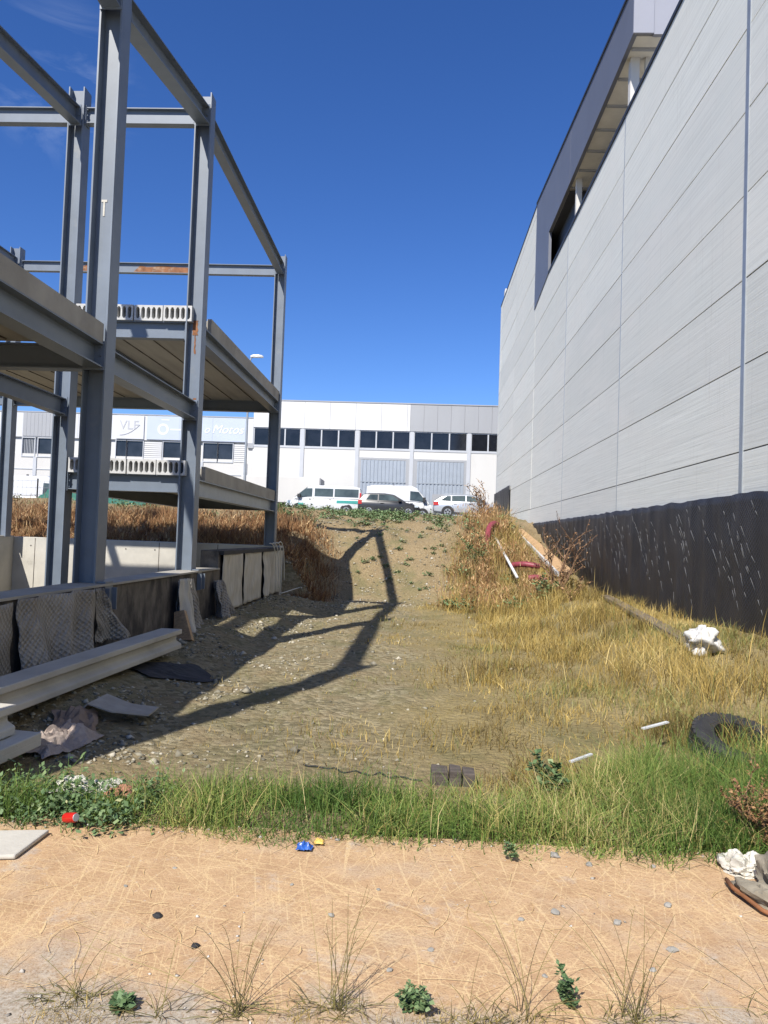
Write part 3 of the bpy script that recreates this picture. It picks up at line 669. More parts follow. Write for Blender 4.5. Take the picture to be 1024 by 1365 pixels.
# black membrane along its foot
def membrane(y0, y1, zt_, zb_, x0, label):
    s_ = MB(); nu = int((y1 - y0) * 14)
    def fx(y, z):
        return x0 - 0.035 - 0.024 * (0.5 + 0.5 * sin(y * 9.2 + 1.4 * sin(y * 2.1) + 0.5 * sin(z * 2 + y))) ** 2 - 0.05 * max(0, mnoise.noise((y * 1.3, z * 0.7, 2))) - 0.02 * mnoise.noise((y * 4, z * 1.6, 7)) - 0.02 * ((y * 0.55) % 1.0)
    def fn(u, v):
        y = y0 + (y1 - y0) * u; z = zt_ + 0.03 * mnoise.noise((y * 2.2, 0, 1)) - (zt_ - zb_) * v
        return (fx(y, z), y, z)
    s_.grid(fn, nu, 20)
    if y1 < 40:
        yy = 5.0
        while yy < 36.0:
            for rep in range(rnd.choice((0, 1, 1, 2))):
                zz = zt_ - rnd.uniform(0.05, 0.7); y = yy + rnd.uniform(-0.15, 0.15); sl_ = rnd.uniform(0.6, 0.95)
                for kk in range(rnd.randint(2, 6)):
                    l = rnd.uniform(0.06, 0.22); wd = rnd.uniform(0.008, 0.02)
                    y2, z2 = y - l * sl_, zz - l
                    s_.add([(fx(y, zz) - 0.004, y, zz), (fx(y, zz) - 0.004, y - wd, zz), (fx(y2, z2) - 0.004, y2 - wd * 0.6, z2), (fx(y2, z2) - 0.004, y2, z2)], [(0, 1, 2, 3)], 1)
                    g_ = rnd.uniform(0.02, 0.12); y, zz = y2 - g_ * sl_, z2 - g_
                    if zz < 0.75: break
            yy += rnd.uniform(0.14, 0.4)
    o = s_.build('membrane', [membrane_m, scuff_m], smooth=True, thick=0.005)
    return tag(o, label, 'membrane')
membrane(-3.5, 37.2, 2.33, -0.05, RX, 'long black dimpled membrane covering the foot of the grey warehouse wall')
membrane(37.3, 44.6, 4.35, 1.8, RX - 0.02, 'taller black membrane at the far corner of warehouse wall')

# ------------------------------------------------------------------ far buildings
FY = 57.0
def fxp(px): return -12.99 + (px - 330) * 0.0557
mb_ = thing('industrial_building', 'white industrial building behind the parked cars with two grey gates', 'building', (-3, FY, 2.9))
def B3(x, y, z): return (x + 3, y - FY, z - 2.9)
XL, XR, ZR = -12.6, 16.0, 11.62
m = MB(); m.box(B3(XL, FY, 2.6), B3(XR, FY + 20, 8.2)); m.build('wall', white_pl, mb_)
xsplit = fxp(548)
m = MB()
x = XL
while x < xsplit - 0.05:
    x2 = min(x + 1.92, xsplit); m.box(B3(x + 0.008, FY - 0.10, 9.60), B3(x2 - 0.008, FY + 0.3, ZR)); x = x2
m.build('parapet_cladding', white_sh, mb_)
m = MB(); x = xsplit
while x < XR: m.box(B3(x + 0.006, FY - 0.10, 9.60), B3(x + 1.0, FY + 0.3, ZR)); x += 1.006
m.build('parapet_cladding', grey_sh, mb_)['label'] = 'grey section of parapet cladding'
m = MB(); m.box(B3(XL, FY - 0.14, ZR), B3(XR, FY + 20, ZR + 0.08)); m.build('roof', grey_sh, mb_)
m = MB(); m.box(B3(XL, FY + 0.3, 8.2), B3(XR, FY + 19.9, ZR)); m.build('upper_wall', concrete_dk, mb_)
pils = [fxp(p) for p in (330, 404, 478, 551, 627, 700, 773)]
for xp in pils[1:]:
    m = MB(); m.box(B3(xp - 0.14, FY - 0.07, 2.9), B3(xp + 0.14, FY, 8.199)); m.box(B3(xp - 0.14, FY - 0.07, 8.2), B3(xp + 0.14, FY + 0.3, 9.6)); m.build('pilaster', grey_lt, mb_)
for i, (xa, xb) in enumerate(zip(pils[:-1], pils[1:])):
    a, b_ = xa + 0.145, xb - 0.145
    if i == 0: a = fxp(338)
    n = 3 if i < 4 else (3)
    wd = (b_ - a) / n
    for k in range(n):
        m = MB(); x0, x1 = a + k * wd, a + (k + 1) * wd; t = 0.05
        m.box(B3(x0, FY - 0.03, 8.2), B3(x1, FY + 0.1, 8.28)); m.box(B3(x0, FY - 0.03, 9.52), B3(x1, FY + 0.1, 9.598))
        m.box(B3(x0, FY - 0.03, 8.28), B3(x0 + t, FY + 0.1, 9.52)); m.box(B3(x1 - t, FY - 0.03, 8.28), B3(x1, FY + 0.1, 9.52))
        o = m.build('window', grey_lt, mb_); p = MB(); p.box(B3(x0 + t, FY + 0.03, 8.28), B3(x1 - t, FY + 0.06, 9.52)); p.build('pane', glass_dk, o)
m = MB(); m.box(B3(fxp(330), FY - 0.05, 8.0), B3(fxp(338), FY + 0.3, 9.6)); m.build('side_panel', grey_sh, mb_)
m = MB(); m.box(B3(XL, FY - 0.035, 8.12), B3(XR, FY - 0.001, 8.198)); m.build('sill', grey_lt, mb_)
gate_m = mat('corrugated_gate', (0.33, 0.37, 0.42), 0.5, 0.25, 0.06, 2)
for (p0, p1, lbl) in ((484, 544, 'left grey corrugated gate'), (559, 621, 'right grey corrugated gate with a wicket door')):
    xa, xb = fxp(p0), fxp(p1); zt_ = 7.40
    m = MB(); m.box(B3(xa - 0.36, FY - 0.05, 2.9), B3(xa, FY - 0.001, zt_ + 0.0)); m.box(B3(xb, FY - 0.05, 2.9), B3(xb + 0.36, FY - 0.001, zt_)); m.box(B3(xa - 0.36, FY - 0.05, zt_ + 0.001), B3(xb + 0.36, FY - 0.001, zt_ + 0.16))
    gt = MB(); x = xa; k = 0
    while x < xb - 0.02:
        d = 0.03 if k % 2 else 0.075; x2 = min(x + 0.14, xb); gt.box(B3(x, FY - d, 2.97), B3(x2, FY - 0.002, zt_ - 0.02)); x = x2; k += 1
    o = gt.build('gate', gate_m, mb_); o['label'] = lbl
    m.build('gate_frame', grey_sh, o)
    r_ = MB(); r_.box(B3(xa, FY - 0.09, 5.72), B3(xb, FY - 0.076, 5.80)); r_.build('gate_rail', galv, o)
    if p0 > 550:
        wk = MB(); x0, x1 = fxp(580), fxp(597)
        wk.box(B3(x0, FY - 0.10, 3.0), B3(x1, FY - 0.077, 4.98)); wo = wk.build('wicket_door', grey_sh, o)

lb = thing('office_building', 'lower white building at far left with signs and dark windows', 'building', (-22, FY, 2.9))
def Q3(x, y, z): return (x + 22, y - FY, z - 2.9)
LX0, LX1, LZ = -48.0, -12.604, 10.25
m = MB(); m.box(Q3(LX0, FY, 2.6), Q3(LX1, FY + 20, 7.1)); m.build('wall', white_pl2, lb)
m = MB(); m.box(Q3(LX0, FY + 0.12, 7.1), Q3(LX1, FY + 20, LZ - 0.05)); m.build('upper_wall', white_pl, lb)
m = MB(); x = LX0
while x < LX1 - 0.1: x2 = min(x + 2.0, LX1); m.box(Q3(x + 0.006, FY - 0.06, 8.36), Q3(x2 - 0.006, FY + 0.119, LZ)); x = x2
m.build('parapet_cladding', sign_white, lb)
m = MB()
xg0, xg1 = fxp(20), fxp(77); x = xg0
while x < xg1 - 0.02: m.box(Q3(x, FY - 0.10, 8.42), Q3(min(x + 0.3, xg1) - 0.012, FY - 0.061, LZ - 0.06)); x += 0.3
m.build('parapet_cladding', grey_sh, lb)['label'] = 'grey ribbed section of parapet cladding'
m = MB(); m.box(Q3(LX0, FY - 0.1, LZ), Q3(LX1, FY + 20, LZ + 0.07)); m.build('roof', grey_sh, lb)
zw0, zw1 = 6.92, 8.28
wins = [(-22, 4), (20, 37), (42, 64), (66, 88), (104, 121), (122, 140), (150, 164), (165, 187), (215, 241), (243, 262), (270, 289), (290, 310)]
for i, (p0, p1) in enumerate(wins):
    x0, x1 = fxp(p0), fxp(p1); t = 0.06; m = MB()
    m.box(Q3(x0 - t, FY - 0.05, zw0 - 0.08), Q3(x1 + t - .002, FY + 0.119, zw0)); m.box(Q3(x0 - t, FY - 0.05, zw1), Q3(x1 + t - .002, FY + 0.119, zw1 + 0.06))
    m.box(Q3(x0 - t, FY - 0.05, zw0), Q3(x0, FY + 0.119, zw1)); m.box(Q3(x1, FY - 0.05, zw0), Q3(x1 + t - .002, FY + 0.119, zw1))
    o = m.build('window', grey_lt, lb); p = MB(); p.box(Q3(x0, FY + 0.06, zw0), Q3(x1, FY + 0.10, zw1)); p.build('pane', curtain_g, o)
    if i == 1:
        q = MB(); x = x0
        while x < x1 - 0.05: q.box(Q3(x, FY + 0.045, zw0), Q3(x + 0.05, FY + 0.058, zw1)); x += 0.12
        q.build('blind', grey_sh, o)
for (p0, p1) in ((189, 213), (312, 327)):
    m = MB(); x0, x1 = fxp(p0), fxp(p1)
    for k in range(9): m.box(Q3(x0, FY - 0.04 + 0.0 * k, zw0 + k * 0.15), Q3(x1, FY + 0.119, zw0 + k * 0.15 + 0.12))
    m.build('louvre', white_sh, lb)
for p0 in (38.5, 92, 146, 205, 268, 328):
    x0 = fxp(p0); m = MB(); m.box(Q3(x0 - 0.13, FY - 0.075, 2.9), Q3(x0 + 0.13, FY - 0.001, 6.83)); m.build('pilaster', grey_lt, lb)
m = MB(); m.box(Q3(LX0, FY - 0.04, 5.9), Q3(LX1, FY - 0.001, 5.96)); m.build('string_course', grey_lt, lb)

def text_mesh(txt, size, name, m_, loc, parent=None, shear=0.0):
    cu = bpy.data.curves.new(name, 'FONT'); cu.body = txt; cu.size = size; cu.shear = shear; cu.extrude = 0.012; cu.align_x = 'LEFT'
    t = bpy.data.objects.new(name, cu); COL.objects.link(t)
    bpy.context.view_layer.update()
    me = bpy.data.meshes.new_from_object(t.evaluated_get(bpy.context.evaluated_depsgraph_get()))
    bpy.data.objects.remove(t); me.materials.clear(); me.materials.append(m_)
    o = bpy.data.objects.new(name, me); COL.objects.link(o); o.rotation_euler = (R(90), 0, 0); o.location = loc
    if parent: o.parent = parent
    return o
sg = thing('sign', 'pale blue shop sign with a round logo and white script lettering', 'sign', (fxp(192), FY - 0.07, 8.4))
m = MB(); wsg = fxp(327) - fxp(192)
x = 0
for k in range(3): m.box((x + 0.004, -0.09, 0.02), (x + wsg / 3 - 0.004, -0.002, 1.78)); x += wsg / 3
m.build('sign_panel', sign_blue, sg)
text_mesh('Motos', 0.92, 'lettering', sign_mark, (4.95, -0.095, 0.62), sg, 0.35); text_mesh('o', 0.8, 'lettering', sign_mark, (4.35, -0.095, 0.62), sg, 0.35)
m = MB(); cx_, cz_ = 1.25 + 0.0, 0.82
for k in range(28):
    a0, a1 = 2 * pi * k / 28, 2 * pi * (k + 1) / 28
    m.add([(cx_ + cos(a) * r, -0.094, cz_ + sin(a) * r) for r, a in ((0.28, a0), (0.42, a0), (0.42, a1), (0.28, a1))], [(0, 3, 2, 1)])
m.box((1.8, -0.097, 0.76), (3.2, -0.091, 0.86)); m.box((1.1, -0.097, 1.5), (1.7, -0.091, 1.56)); m.build('logo', sign_mark, sg)
sg = thing('sign', 'white shop sign with embossed grey letters left of the pale blue sign', 'sign', (fxp(150), FY - 0.07, 8.4))
m = MB(); wsg = fxp(188) - fxp(150); m.box((0, -0.09, 0.02), (wsg, -0.002, 1.78)); m.build('sign_panel', sign_white, sg)
text_mesh('VLF', 0.95, 'lettering', sign_grey, (0.25, -0.095, 0.75), sg)
m = MB(); m.tube([(0.3 + 1.5 * i / 12, -0.092, 0.3 + 0.5 * (i / 12) ** 2 * 1.6) for i in range(13)], 0.03, 5); m.build('swoosh', sign_grey, sg)

# street lamp
sp = thing('street_lamp', 'tall grey street lamp rising behind the steel frame', 'street lamp', (-10.35, 45, 2.95))
m = MB(); m.tube([(0, 0, 0), (0, 0, 5), (0.02, 0, 8.85)], [0.085, 0.07, 0.05], 10); m.tube([(0.02, 0, 8.84), (0.08, 0, 9.05), (0.2, 0, 9.14)], 0.04, 8); m.build('pole', galv, sp, True, 40)
m = MB(); m.loft([[(x, sy * w_, 9.16 + dz) for sy, dz in ((-1, 0), (-0.7, h_), (0.7, h_), (1, 0), (0.8, -0.05), (-0.8, -0.05))] for x, w_, h_ in ((0.05, 0.06, 0.05), (0.2, 0.13, 0.10), (0.5, 0.15, 0.11), (0.75, 0.12, 0.08), (0.82, 0.05, 0.03))]); m.build('lamp_head', lamp_m, sp, True, 40, fix=True)

# ------------------------------------------------------------------ vehicles
def vehicle(name, label, cat, loc, rz, paint, sp):
    t = thing(name, label, cat, loc, rz)
    m = MB(); secs = []
    for (x, zl, zh, hw) in sp['body']:
        md = zl + (zh - zl) * 0.55
        half = [(hw * 0.86, zl), (hw * 0.97, zl + 0.10), (hw, md), (hw * 0.985, zh - (zh - zl) * 0.14), (hw * 0.90, zh)]
        secs.append([(x, y, z) for y, z in half] + [(x, -y, z) for y, z in reversed(half)])
    m.loft(secs); body = m.build('body', paint, t, True, 32, fix=True)
    m = MB(); secs = []
    for (x, zb, zt_, wb, wt) in sp['cab']:
        half = [(wb, zb), (wb + (wt - wb) * 0.85, zb + (zt_ - zb) * 0.86), (wt * 0.9, zb + (zt_ - zb) * 0.97), (wt * 0.55, zt_)]
        secs.append([(x, y, z) for y, z in half] + [(x, -y, z) for y, z in reversed(half)])
    m.loft(secs); m.build('cabin', paint, t, True, 28, fix=True)
    zb, zt_, wb, wt = sp['side']
    def sy(z): return wb + (wt - wb) * 0.85 / 0.86 * (z - zb) / (zt_ - zb)
    for poly in sp['windows']:
        for s_ in (-1, 1):
            m = MB(); n = len(poly)
            vs = [(x, s_ * (sy(z) + 0.012), z) for x, z in poly] + [(x, s_ * (sy(z) - 0.02), z) for x, z in poly]
            m.add(vs, [tuple(range(n)), tuple(range(2 * n - 1, n - 1, -1))] + [(i, i + n, (i + 1) % n + n, (i + 1) % n) for i in range(n)])
            m.build('window', glass_car, t, fix=True)
    for (xa, za, xb, zb2, w0, w1) in sp['screens']:
        m = MB(); d = Vector((zb2 - za, 0, -(xb - xa))).normalized() * 0.012
        if d.z < 0: d = -d
        vs = [(xa + d.x, -w0, za + d.z), (xa + d.x, w0, za + d.z), (xb + d.x, w1, zb2 + d.z), (xb + d.x, -w1, zb2 + d.z)]
        vs += [(v[0] - d.x * 2.5, v[1], v[2] - d.z * 2.5) for v in vs]
        m.add(vs, [(0, 1, 2, 3), (7, 6, 5, 4), (0, 4, 5, 1), (1, 5, 6, 2), (2, 6, 7, 3), (3, 7, 4, 0)]); m.build('windscreen', glass_car, t, fix=True)
    r, hw = sp['r'], sp['hw']
    for wx in sp['wheels']:
        for s_ in (-1, 1):
            m = MB(); m.cyl((wx, s_ * (hw - 0.10), r), (0, 1, 0), r, 0.215, 24); wo = m.build('wheel', rubber, t, True, 40)
            m = MB(); m.cyl((wx, s_ * (hw + 0.004), r), (0, 1, 0), r * 0.66, 0.03, 20); m.build('rim', rim_m, wo)
            m = MB()
            for k in range(5):
                a = 2 * pi * k / 5 + 0.3; m.obox((wx + cos(a) * r * 0.2, s_ * (hw + 0.022), r + sin(a) * r * 0.2), (wx + cos(a) * r * 0.55, s_ * (hw + 0.022), r + sin(a) * r * 0.55), (0, 1, 0), 0.004, 0.05)
            m.build('rim_opening', black_pl, wo)
        m = MB()
        for s_ in (-1, 1):
            n = 20; pts = [(wx + cos(pi * k / n) * (r + 0.07), r + sin(pi * k / n) * (r + 0.07)) for k in range(n + 1)]
            m.add([(x, s_ * (hw + 0.003), z) for x, z in pts] + [(x, s_ * (hw - 0.05), z) for x, z in pts], [tuple(range(n + 1)), tuple(range(2 * n + 1, n, -1))])
        m.build('wheel_arch', black_pl, t)
    for (x0, x1, z0, z1, ya, yb, mm, nm) in sp['bits']:
        for s_ in (-1, 1):
            m = MB(); m.box((x0, min(s_ * ya, s_ * yb), z0), (x1, max(s_ * ya, s_ * yb), z1)); m.build(nm, mm, t, bevel=0.012)
    for poly in sp.get('doors', []):
        for s_ in (-1, 1):
            m = MB(); zz = [z for _, z in poly]
            m.tube([(x, s_ * (sp['hw'] * 0.995 + 0.002), z) for x, z in poly] , 0.008, 4); m.build('door_seam', black_pl, t)
            x = min(p[0] for p in poly) + 0.12; m = MB(); m.box((x, min(s_ * (hw * 0.985), s_ * (hw * 0.985 + 0.03)), sp['hz']), (x + 0.2, max(s_ * hw * 0.985, s_ * (hw * 0.985 + 0.03)), sp['hz'] + 0.04)); m.build('door_handle', paint if paint != white_car else black_pl, t)
    return t

# dark hatchback: nose to +x, length 4.0
hatch = dict(body=[(-1.98, 0.42, 0.86, 0.66), (-1.9, 0.28, 0.98, 0.78), (-1.4, 0.22, 0.98, 0.85), (0, 0.2, 0.94, 0.86), (0.95, 0.22, 0.92, 0.85), (1.6, 0.24, 0.80, 0.80), (1.93, 0.30, 0.64, 0.68), (2.0, 0.36, 0.55, 0.60)],
    cab=[(-1.92, 0.95, 0.99, 0.74, 0.70), (-1.62, 0.95, 1.38, 0.78, 0.62), (-1.3, 0.95, 1.46, 0.80, 0.62), (-0.3, 0.93, 1.47, 0.81, 0.62), (0.25, 0.92, 1.40, 0.81, 0.62), (1.08, 0.90, 0.93, 0.78, 0.70)],
    side=(0.93, 1.47, 0.81, 0.64), windows=[[(-1.45, 1.02), (-0.72, 1.0), (-0.72, 1.36), (-1.2, 1.36)], [(-0.64, 1.0), (0.72, 0.98), (0.2, 1.32), (-0.2, 1.37), (-0.64, 1.37)]],
    screens=[(1.0, 0.97, 0.32, 1.36, 0.68, 0.56), (-1.88, 1.05, -1.66, 1.34, 0.62, 0.54)], r=0.31, hw=0.845, wheels=(-1.25, 1.25),
    bits=[(-1.96, -1.72, 0.72, 0.98, 0.55, 0.81, red_lens, 'taillight'), (1.62, 1.88, 0.60, 0.74, 0.5, 0.775, clear_lens, 'headlight'), (0.6, 0.78, 0.94, 1.08, 0.82, 1.0, black_pl, 'mirror'), (-2.02, -1.9, 0.3, 0.46, 0.0, 0.62, black_pl, 'bumper')],
    doors=[[(-0.68, 0.94), (-0.68, 0.32)], [(0.72, 0.9), (0.62, 0.32), (-0.6, 0.30)]], hz=0.78)
vehicle('parked_car', 'dark grey hatchback parked in front of the white vans', 'car', (-1.92, 49.5, 3.0), 0, dark_paint, hatch)
wagon = dict(body=[(-2.3, 0.45, 0.85, 0.68), (-2.22, 0.30, 0.98, 0.80), (-1.6, 0.24, 1.0, 0.89), (0, 0.22, 0.97, 0.91), (1.0, 0.23, 0.95, 0.90), (1.8, 0.26, 0.82, 0.84), (2.2, 0.32, 0.66, 0.72), (2.3, 0.38, 0.56, 0.62)],
    cab=[(-2.22, 0.97, 1.01, 0.77, 0.72), (-1.75, 0.97, 1.36, 0.83, 0.64), (-1.1, 0.96, 1.46, 0.85, 0.65), (-0.2, 0.95, 1.49, 0.86, 0.65), (0.3, 0.94, 1.44, 0.86, 0.65), (1.2, 0.93, 0.96, 0.82, 0.72)],
    side=(0.95, 1.48, 0.86, 0.68), windows=[[(-1.85, 1.06), (-1.2, 1.04), (-1.2, 1.36), (-1.45, 1.34)], [(-1.14, 1.04), (-0.3, 1.03), (-0.3, 1.39), (-1.14, 1.37)], [(-0.22, 1.03), (0.85, 1.0), (0.25, 1.36), (-0.22, 1.39)]],
    screens=[(1.1, 1.0, 0.38, 1.40, 0.72, 0.58), (-2.18, 1.06, -1.8, 1.32, 0.66, 0.56)], r=0.33, hw=0.895, wheels=(-1.38, 1.4),
    bits=[(-2.28, -1.95, 0.74, 0.96, 0.55, 0.845, red_lens, 'taillight'), (1.85, 2.15, 0.62, 0.76, 0.5, 0.80, clear_lens, 'headlight'), (0.75, 0.94, 0.98, 1.12, 0.86, 1.06, black_pl, 'mirror'), (-1.6, 0.1, 1.485, 1.51, 0.52, 0.55, galv, 'roof_rail')],
    doors=[[(-0.26, 0.96), (-0.26, 0.34)], [(0.85, 0.92), (0.75, 0.34), (-0.2, 0.32)], [(-1.15, 0.96), (-0.95, 0.34), (-0.3, 0.32)]], hz=0.82)
vehicle('parked_car', 'silver estate car with its nose hidden by the warehouse corner', 'car', (3.18, 49.0, 3.03), 0, silver_paint, wagon)
mini = dict(body=[(-2.5, 0.45, 1.05, 0.86), (-2.44, 0.30, 1.10, 0.94), (-1.5, 0.25, 1.12, 0.97), (0.8, 0.25, 1.10, 0.97), (1.6, 0.26, 1.05, 0.94), (2.25, 0.30, 0.86, 0.84), (2.45, 0.36, 0.70, 0.70), (2.5, 0.40, 0.6, 0.62)],
    cab=[(-2.46, 1.08, 1.2, 0.92, 0.86), (-2.38, 1.08, 1.86, 0.93, 0.82), (-1.9, 1.08, 1.94, 0.94, 0.82), (0.5, 1.08, 1.95, 0.94, 0.82), (1.0, 1.06, 1.84, 0.93, 0.80), (1.95, 1.0, 1.04, 0.88, 0.80)],
    side=(1.08, 1.94, 0.94, 0.84), windows=[[(-2.3, 1.2), (-0.75, 1.2), (-0.75, 1.72), (-2.3, 1.72)], [(-0.65, 1.2), (0.55, 1.2), (0.55, 1.72), (-0.65, 1.72)], [(0.72, 1.18), (1.75, 1.14), (1.12, 1.70), (0.72, 1.72)]],
    screens=[(1.88, 1.1, 1.06, 1.80, 0.8, 0.7), (-2.43, 1.25, -2.385, 1.78, 0.76, 0.72)], r=0.34, hw=0.96, wheels=(-1.55, 1.55),
    bits=[(-2.5, -2.38, 0.8, 1.5, 0.82, 0.945, red_lens, 'taillight'), (2.1, 2.38, 0.70, 0.90, 0.55, 0.84, clear_lens, 'headlight'), (1.45, 1.65, 1.1, 1.32, 0.94, 1.14, black_pl, 'mirror'), (-2.3, -0.9, 0.78, 0.98, 0.955, 0.972, teal, 'sticker'), (1.25, 1.6, 0.62, 0.75, 0.955, 0.968, teal, 'sticker')],
    doors=[[(0.62, 1.1), (0.62, 0.34)], [(1.6, 1.05), (1.5, 0.36)], [(-0.7, 1.1), (-0.7, 0.34)]], hz=0.98)
vehicle('passenger_van', 'white passenger van with tinted windows and teal sticker, facing left', 'van', (-6.25, 50.6, 2.965), pi, white_car, mini)
cargo = dict(body=[(-2.45, 0.45, 1.25, 0.90), (-2.4, 0.30, 1.30, 0.98), (-1.5, 0.25, 1.30, 1.0), (0.9, 0.25, 1.22, 1.0), (1.7, 0.26, 1.12, 0.96), (2.25, 0.30, 0.95, 0.86), (2.4, 0.36, 0.75, 0.76), (2.45, 0.4, 0.65, 0.7)],
    cab=[(-2.42, 1.25, 1.5, 0.95, 0.90), (-2.36, 1.25, 2.20, 0.96, 0.86), (-1.9, 1.25, 2.30, 0.97, 0.86), (0.7, 1.22, 2.32, 0.97, 0.86), (1.1, 1.2, 2.15, 0.96, 0.84), (1.95, 1.08, 1.12, 0.9, 0.84)],
    side=(1.22, 2.3, 0.97, 0.88), windows=[[(0.62, 1.28), (1.72, 1.22), (1.2, 1.88), (0.62, 1.92)]],
    screens=[(1.9, 1.16, 1.15, 2.05, 0.84, 0.74)], r=0.35, hw=0.985, wheels=(-1.5, 1.5),
    bits=[(-2.46, -2.36, 0.8, 1.3, 0.85, 0.97, red_lens, 'taillight'), (2.05, 2.33, 0.75, 1.0, 0.55, 0.87, clear_lens, 'headlight'), (1.5, 1.7, 1.2, 1.5, 0.97, 1.2, black_pl, 'mirror'), (-0.6, -0.5, 2.30, 2.38, 0.3, 0.4, black_pl, 'roof_fitting')],
    doors=[[(0.52, 1.2), (0.52, 0.36)], [(1.6, 1.1), (1.55, 0.36)], [(-0.9, 1.25), (-0.9, 0.36)]], hz=1.05)
vehicle('cargo_van', 'plain white cargo van behind the dark hatchback, facing right', 'van', (-1.25, 53.6, 2.965), 0, white_car, cargo)
vehicle('cargo_van', 'white van half hidden by weeds and wire fence at far left', 'van', (-20.4, 40.5, 1.95), 0, white_car, cargo)
# box truck
tk = thing('box_truck', 'cream white box truck parked behind the passenger van', 'truck', (-9.4, 53.5, 2.965))
m = MB(); m.box((-2.9, -1.15, 0.85), (2.55, 1.15, 2.62)); m.build('cargo_box', white_pl2, tk, bevel=0.03)
m = MB(); m.box((2.552, -1.1, 0.9), (2.6, 1.1, 2.55)); m.build('rear_door', grey_sh, tk)
m = MB(); m.loft([[(x, s * w_, z) for s, z in ((-1, 0.45), (-1, zt_ - 0.1), (-0.85, zt_), (0.85, zt_), (1, zt_ - 0.1), (1, 0.45))] for x, w_, zt_ in ((-4.6, 0.9, 1.2), (-4.45, 0.98, 1.35), (-4.1, 1.0, 2.1), (-3.7, 1.0, 2.3), (-3.0, 1.0, 2.3))]); m.build('cab', white_car, tk, True, 35, fix=True)
m = MB()
for s in (-1, 1): m.box((-4.0, s * 1.005 - 0.006, 1.3), (-3.3, s * 1.005 + 0.006, 1.95))
m.build('window', glass_car, tk)
m = MB(); m.box((-4.3, -0.45, 0.5), (2.5, 0.45, 0.84)); m.build('chassis', black_pl, tk)
for wx in (-3.6, 1.2):
    for s in (-1, 1):
        m = MB(); m.cyl((wx, s * 0.92, 0.40), (0, 1, 0), 0.40, 0.26, 22); wo = m.build('wheel', rubber, tk, True, 40); m = MB(); m.cyl((wx, s * 1.055, 0.40), (0, 1, 0), 0.24, 0.02, 18); m.build('rim', rim_m, wo)

# ------------------------------------------------------------------ back left: fence and netting
fe = thing('wire_fence', 'wire mesh fence panel on dark posts at far left', 'fence', (-17, 33, gz(-17, 33)))
for x in (-2.6, 0.25, 3.1): m = MB(); m.tube([(x, 0, -0.1), (x, 0, 1.05)], 0.035, 8); m.build('post', black_pl, fe)
m = MB()
for k in range(30): m.tube([(-2.6 + k * 0.197, 0, 0.1), (-2.6 + k * 0.197, 0, 0.95)], 0.005, 4)
for z in (0.1, 0.35, 0.65, 0.95): m.tube([(-2.6, 0.005, z), (3.1, 0.005, z)], 0.007, 4)
m.build('mesh_panel', galv, fe)
m = MB()
def net(u, v):
    x = -15.6 + 6.0 * u; r_ = sin(pi * min(1, v)) ; hgt = 1.3 * (0.35 + 0.65 * sin(pi * min(1, 0.08 + u * 0.9)) ** 0.7) * (1 + 0.25 * mnoise.noise((u * 5, v * 3, 2)))
    y = 30.8 + 3.0 * v
    return (x + 0.5 * (v - 0.5), y, gz(x, y) - 0.05 + hgt * r_ + 0.06 * mnoise.noise((x * 3, y * 3, 9)))
m.grid(net, 50, 24); tag(m.build('netting', netting, smooth=True, thick=0.01), 'green netting heaped over a pile behind the brown weeds', 'netting')

# ------------------------------------------------------------------ things on the right bank
def hose(pts, r, label):
    m = MB(); P_ = [Vector(p) for p in pts]; out = []; rad = []
    n = 14
    for i in range(len(P_) - 1):
        p0, p1, p2, p3 = P_[max(i - 1, 0)], P_[i], P_[i + 1], P_[min(i + 2, len(P_) - 1)]
        for k in range(n):
            t = k / n; out.append(0.5 * ((2 * p1) + (p2 - p0) * t + (2 * p0 - 5 * p1 + 4 * p2 - p3) * t * t + (3 * p1 - p0 - 3 * p2 + p3) * t ** 3)); rad.append(r * (1.06 if k % 2 else 0.92))
    m.tube(out, rad, 10); o = m.build('hose', red_pl, smooth=True); return tag(o, label, 'hose', 'red corrugated hoses')
hose([(1.95, 21.7, 0.85), (1.95, 21.9, 1.35), (2.05, 22.5, 1.93), (2.28, 23.2, 2.12), (2.46, 23.4, 1.95), (2.50, 23.3, 1.4)], 0.085, 'red corrugated hose arching out of the dry grass')
hose([(2.5, 20.3, 0.98), (2.75, 20.1, 1.02), (3.0, 20.0, 1.0), (3.15, 20.0, 0.98)], 0.075, 'short red hose lying flat below the leaning board')
hose([(2.75, 19.0, 0.72), (2.95, 18.9, 0.74), (3.1, 18.7, 0.68)], 0.07, 'faded red hose end half buried in grass')
m = MB(); m.tube([(2.1, 26.5, 2.5), (2.3, 22.5, 1.62), (2.45, 18.9, 0.72)], 0.035, 8); tag(m.build('pole', lamp_m, smooth=True), 'pale grey pole lying down the slope beside the red hose', 'pole')
bd = thing('leaning_board', 'long wooden board with metal edge sloping against the black membrane', 'board', (3.7, 23, 0))
m = MB(); m.add([(3.42, 27, 2.02 - 0), (3.62, 27, 2.05), (4.02, 20.0, 0.88), (3.66, 20.0, 0.80)], [(0, 1, 2, 3)])
o = m.build('panel', wood, bd, thick=0.05, loc=(-3.7, -23, 0)); m = MB(); m.obox((3.40, 27.02, 2.0), (3.64, 19.95, 0.78), (0, 0, 1), 0.045, 0.03); m.build('metal_edge', lamp_m, bd, loc=(-3.7, -23, 0))
br = 0
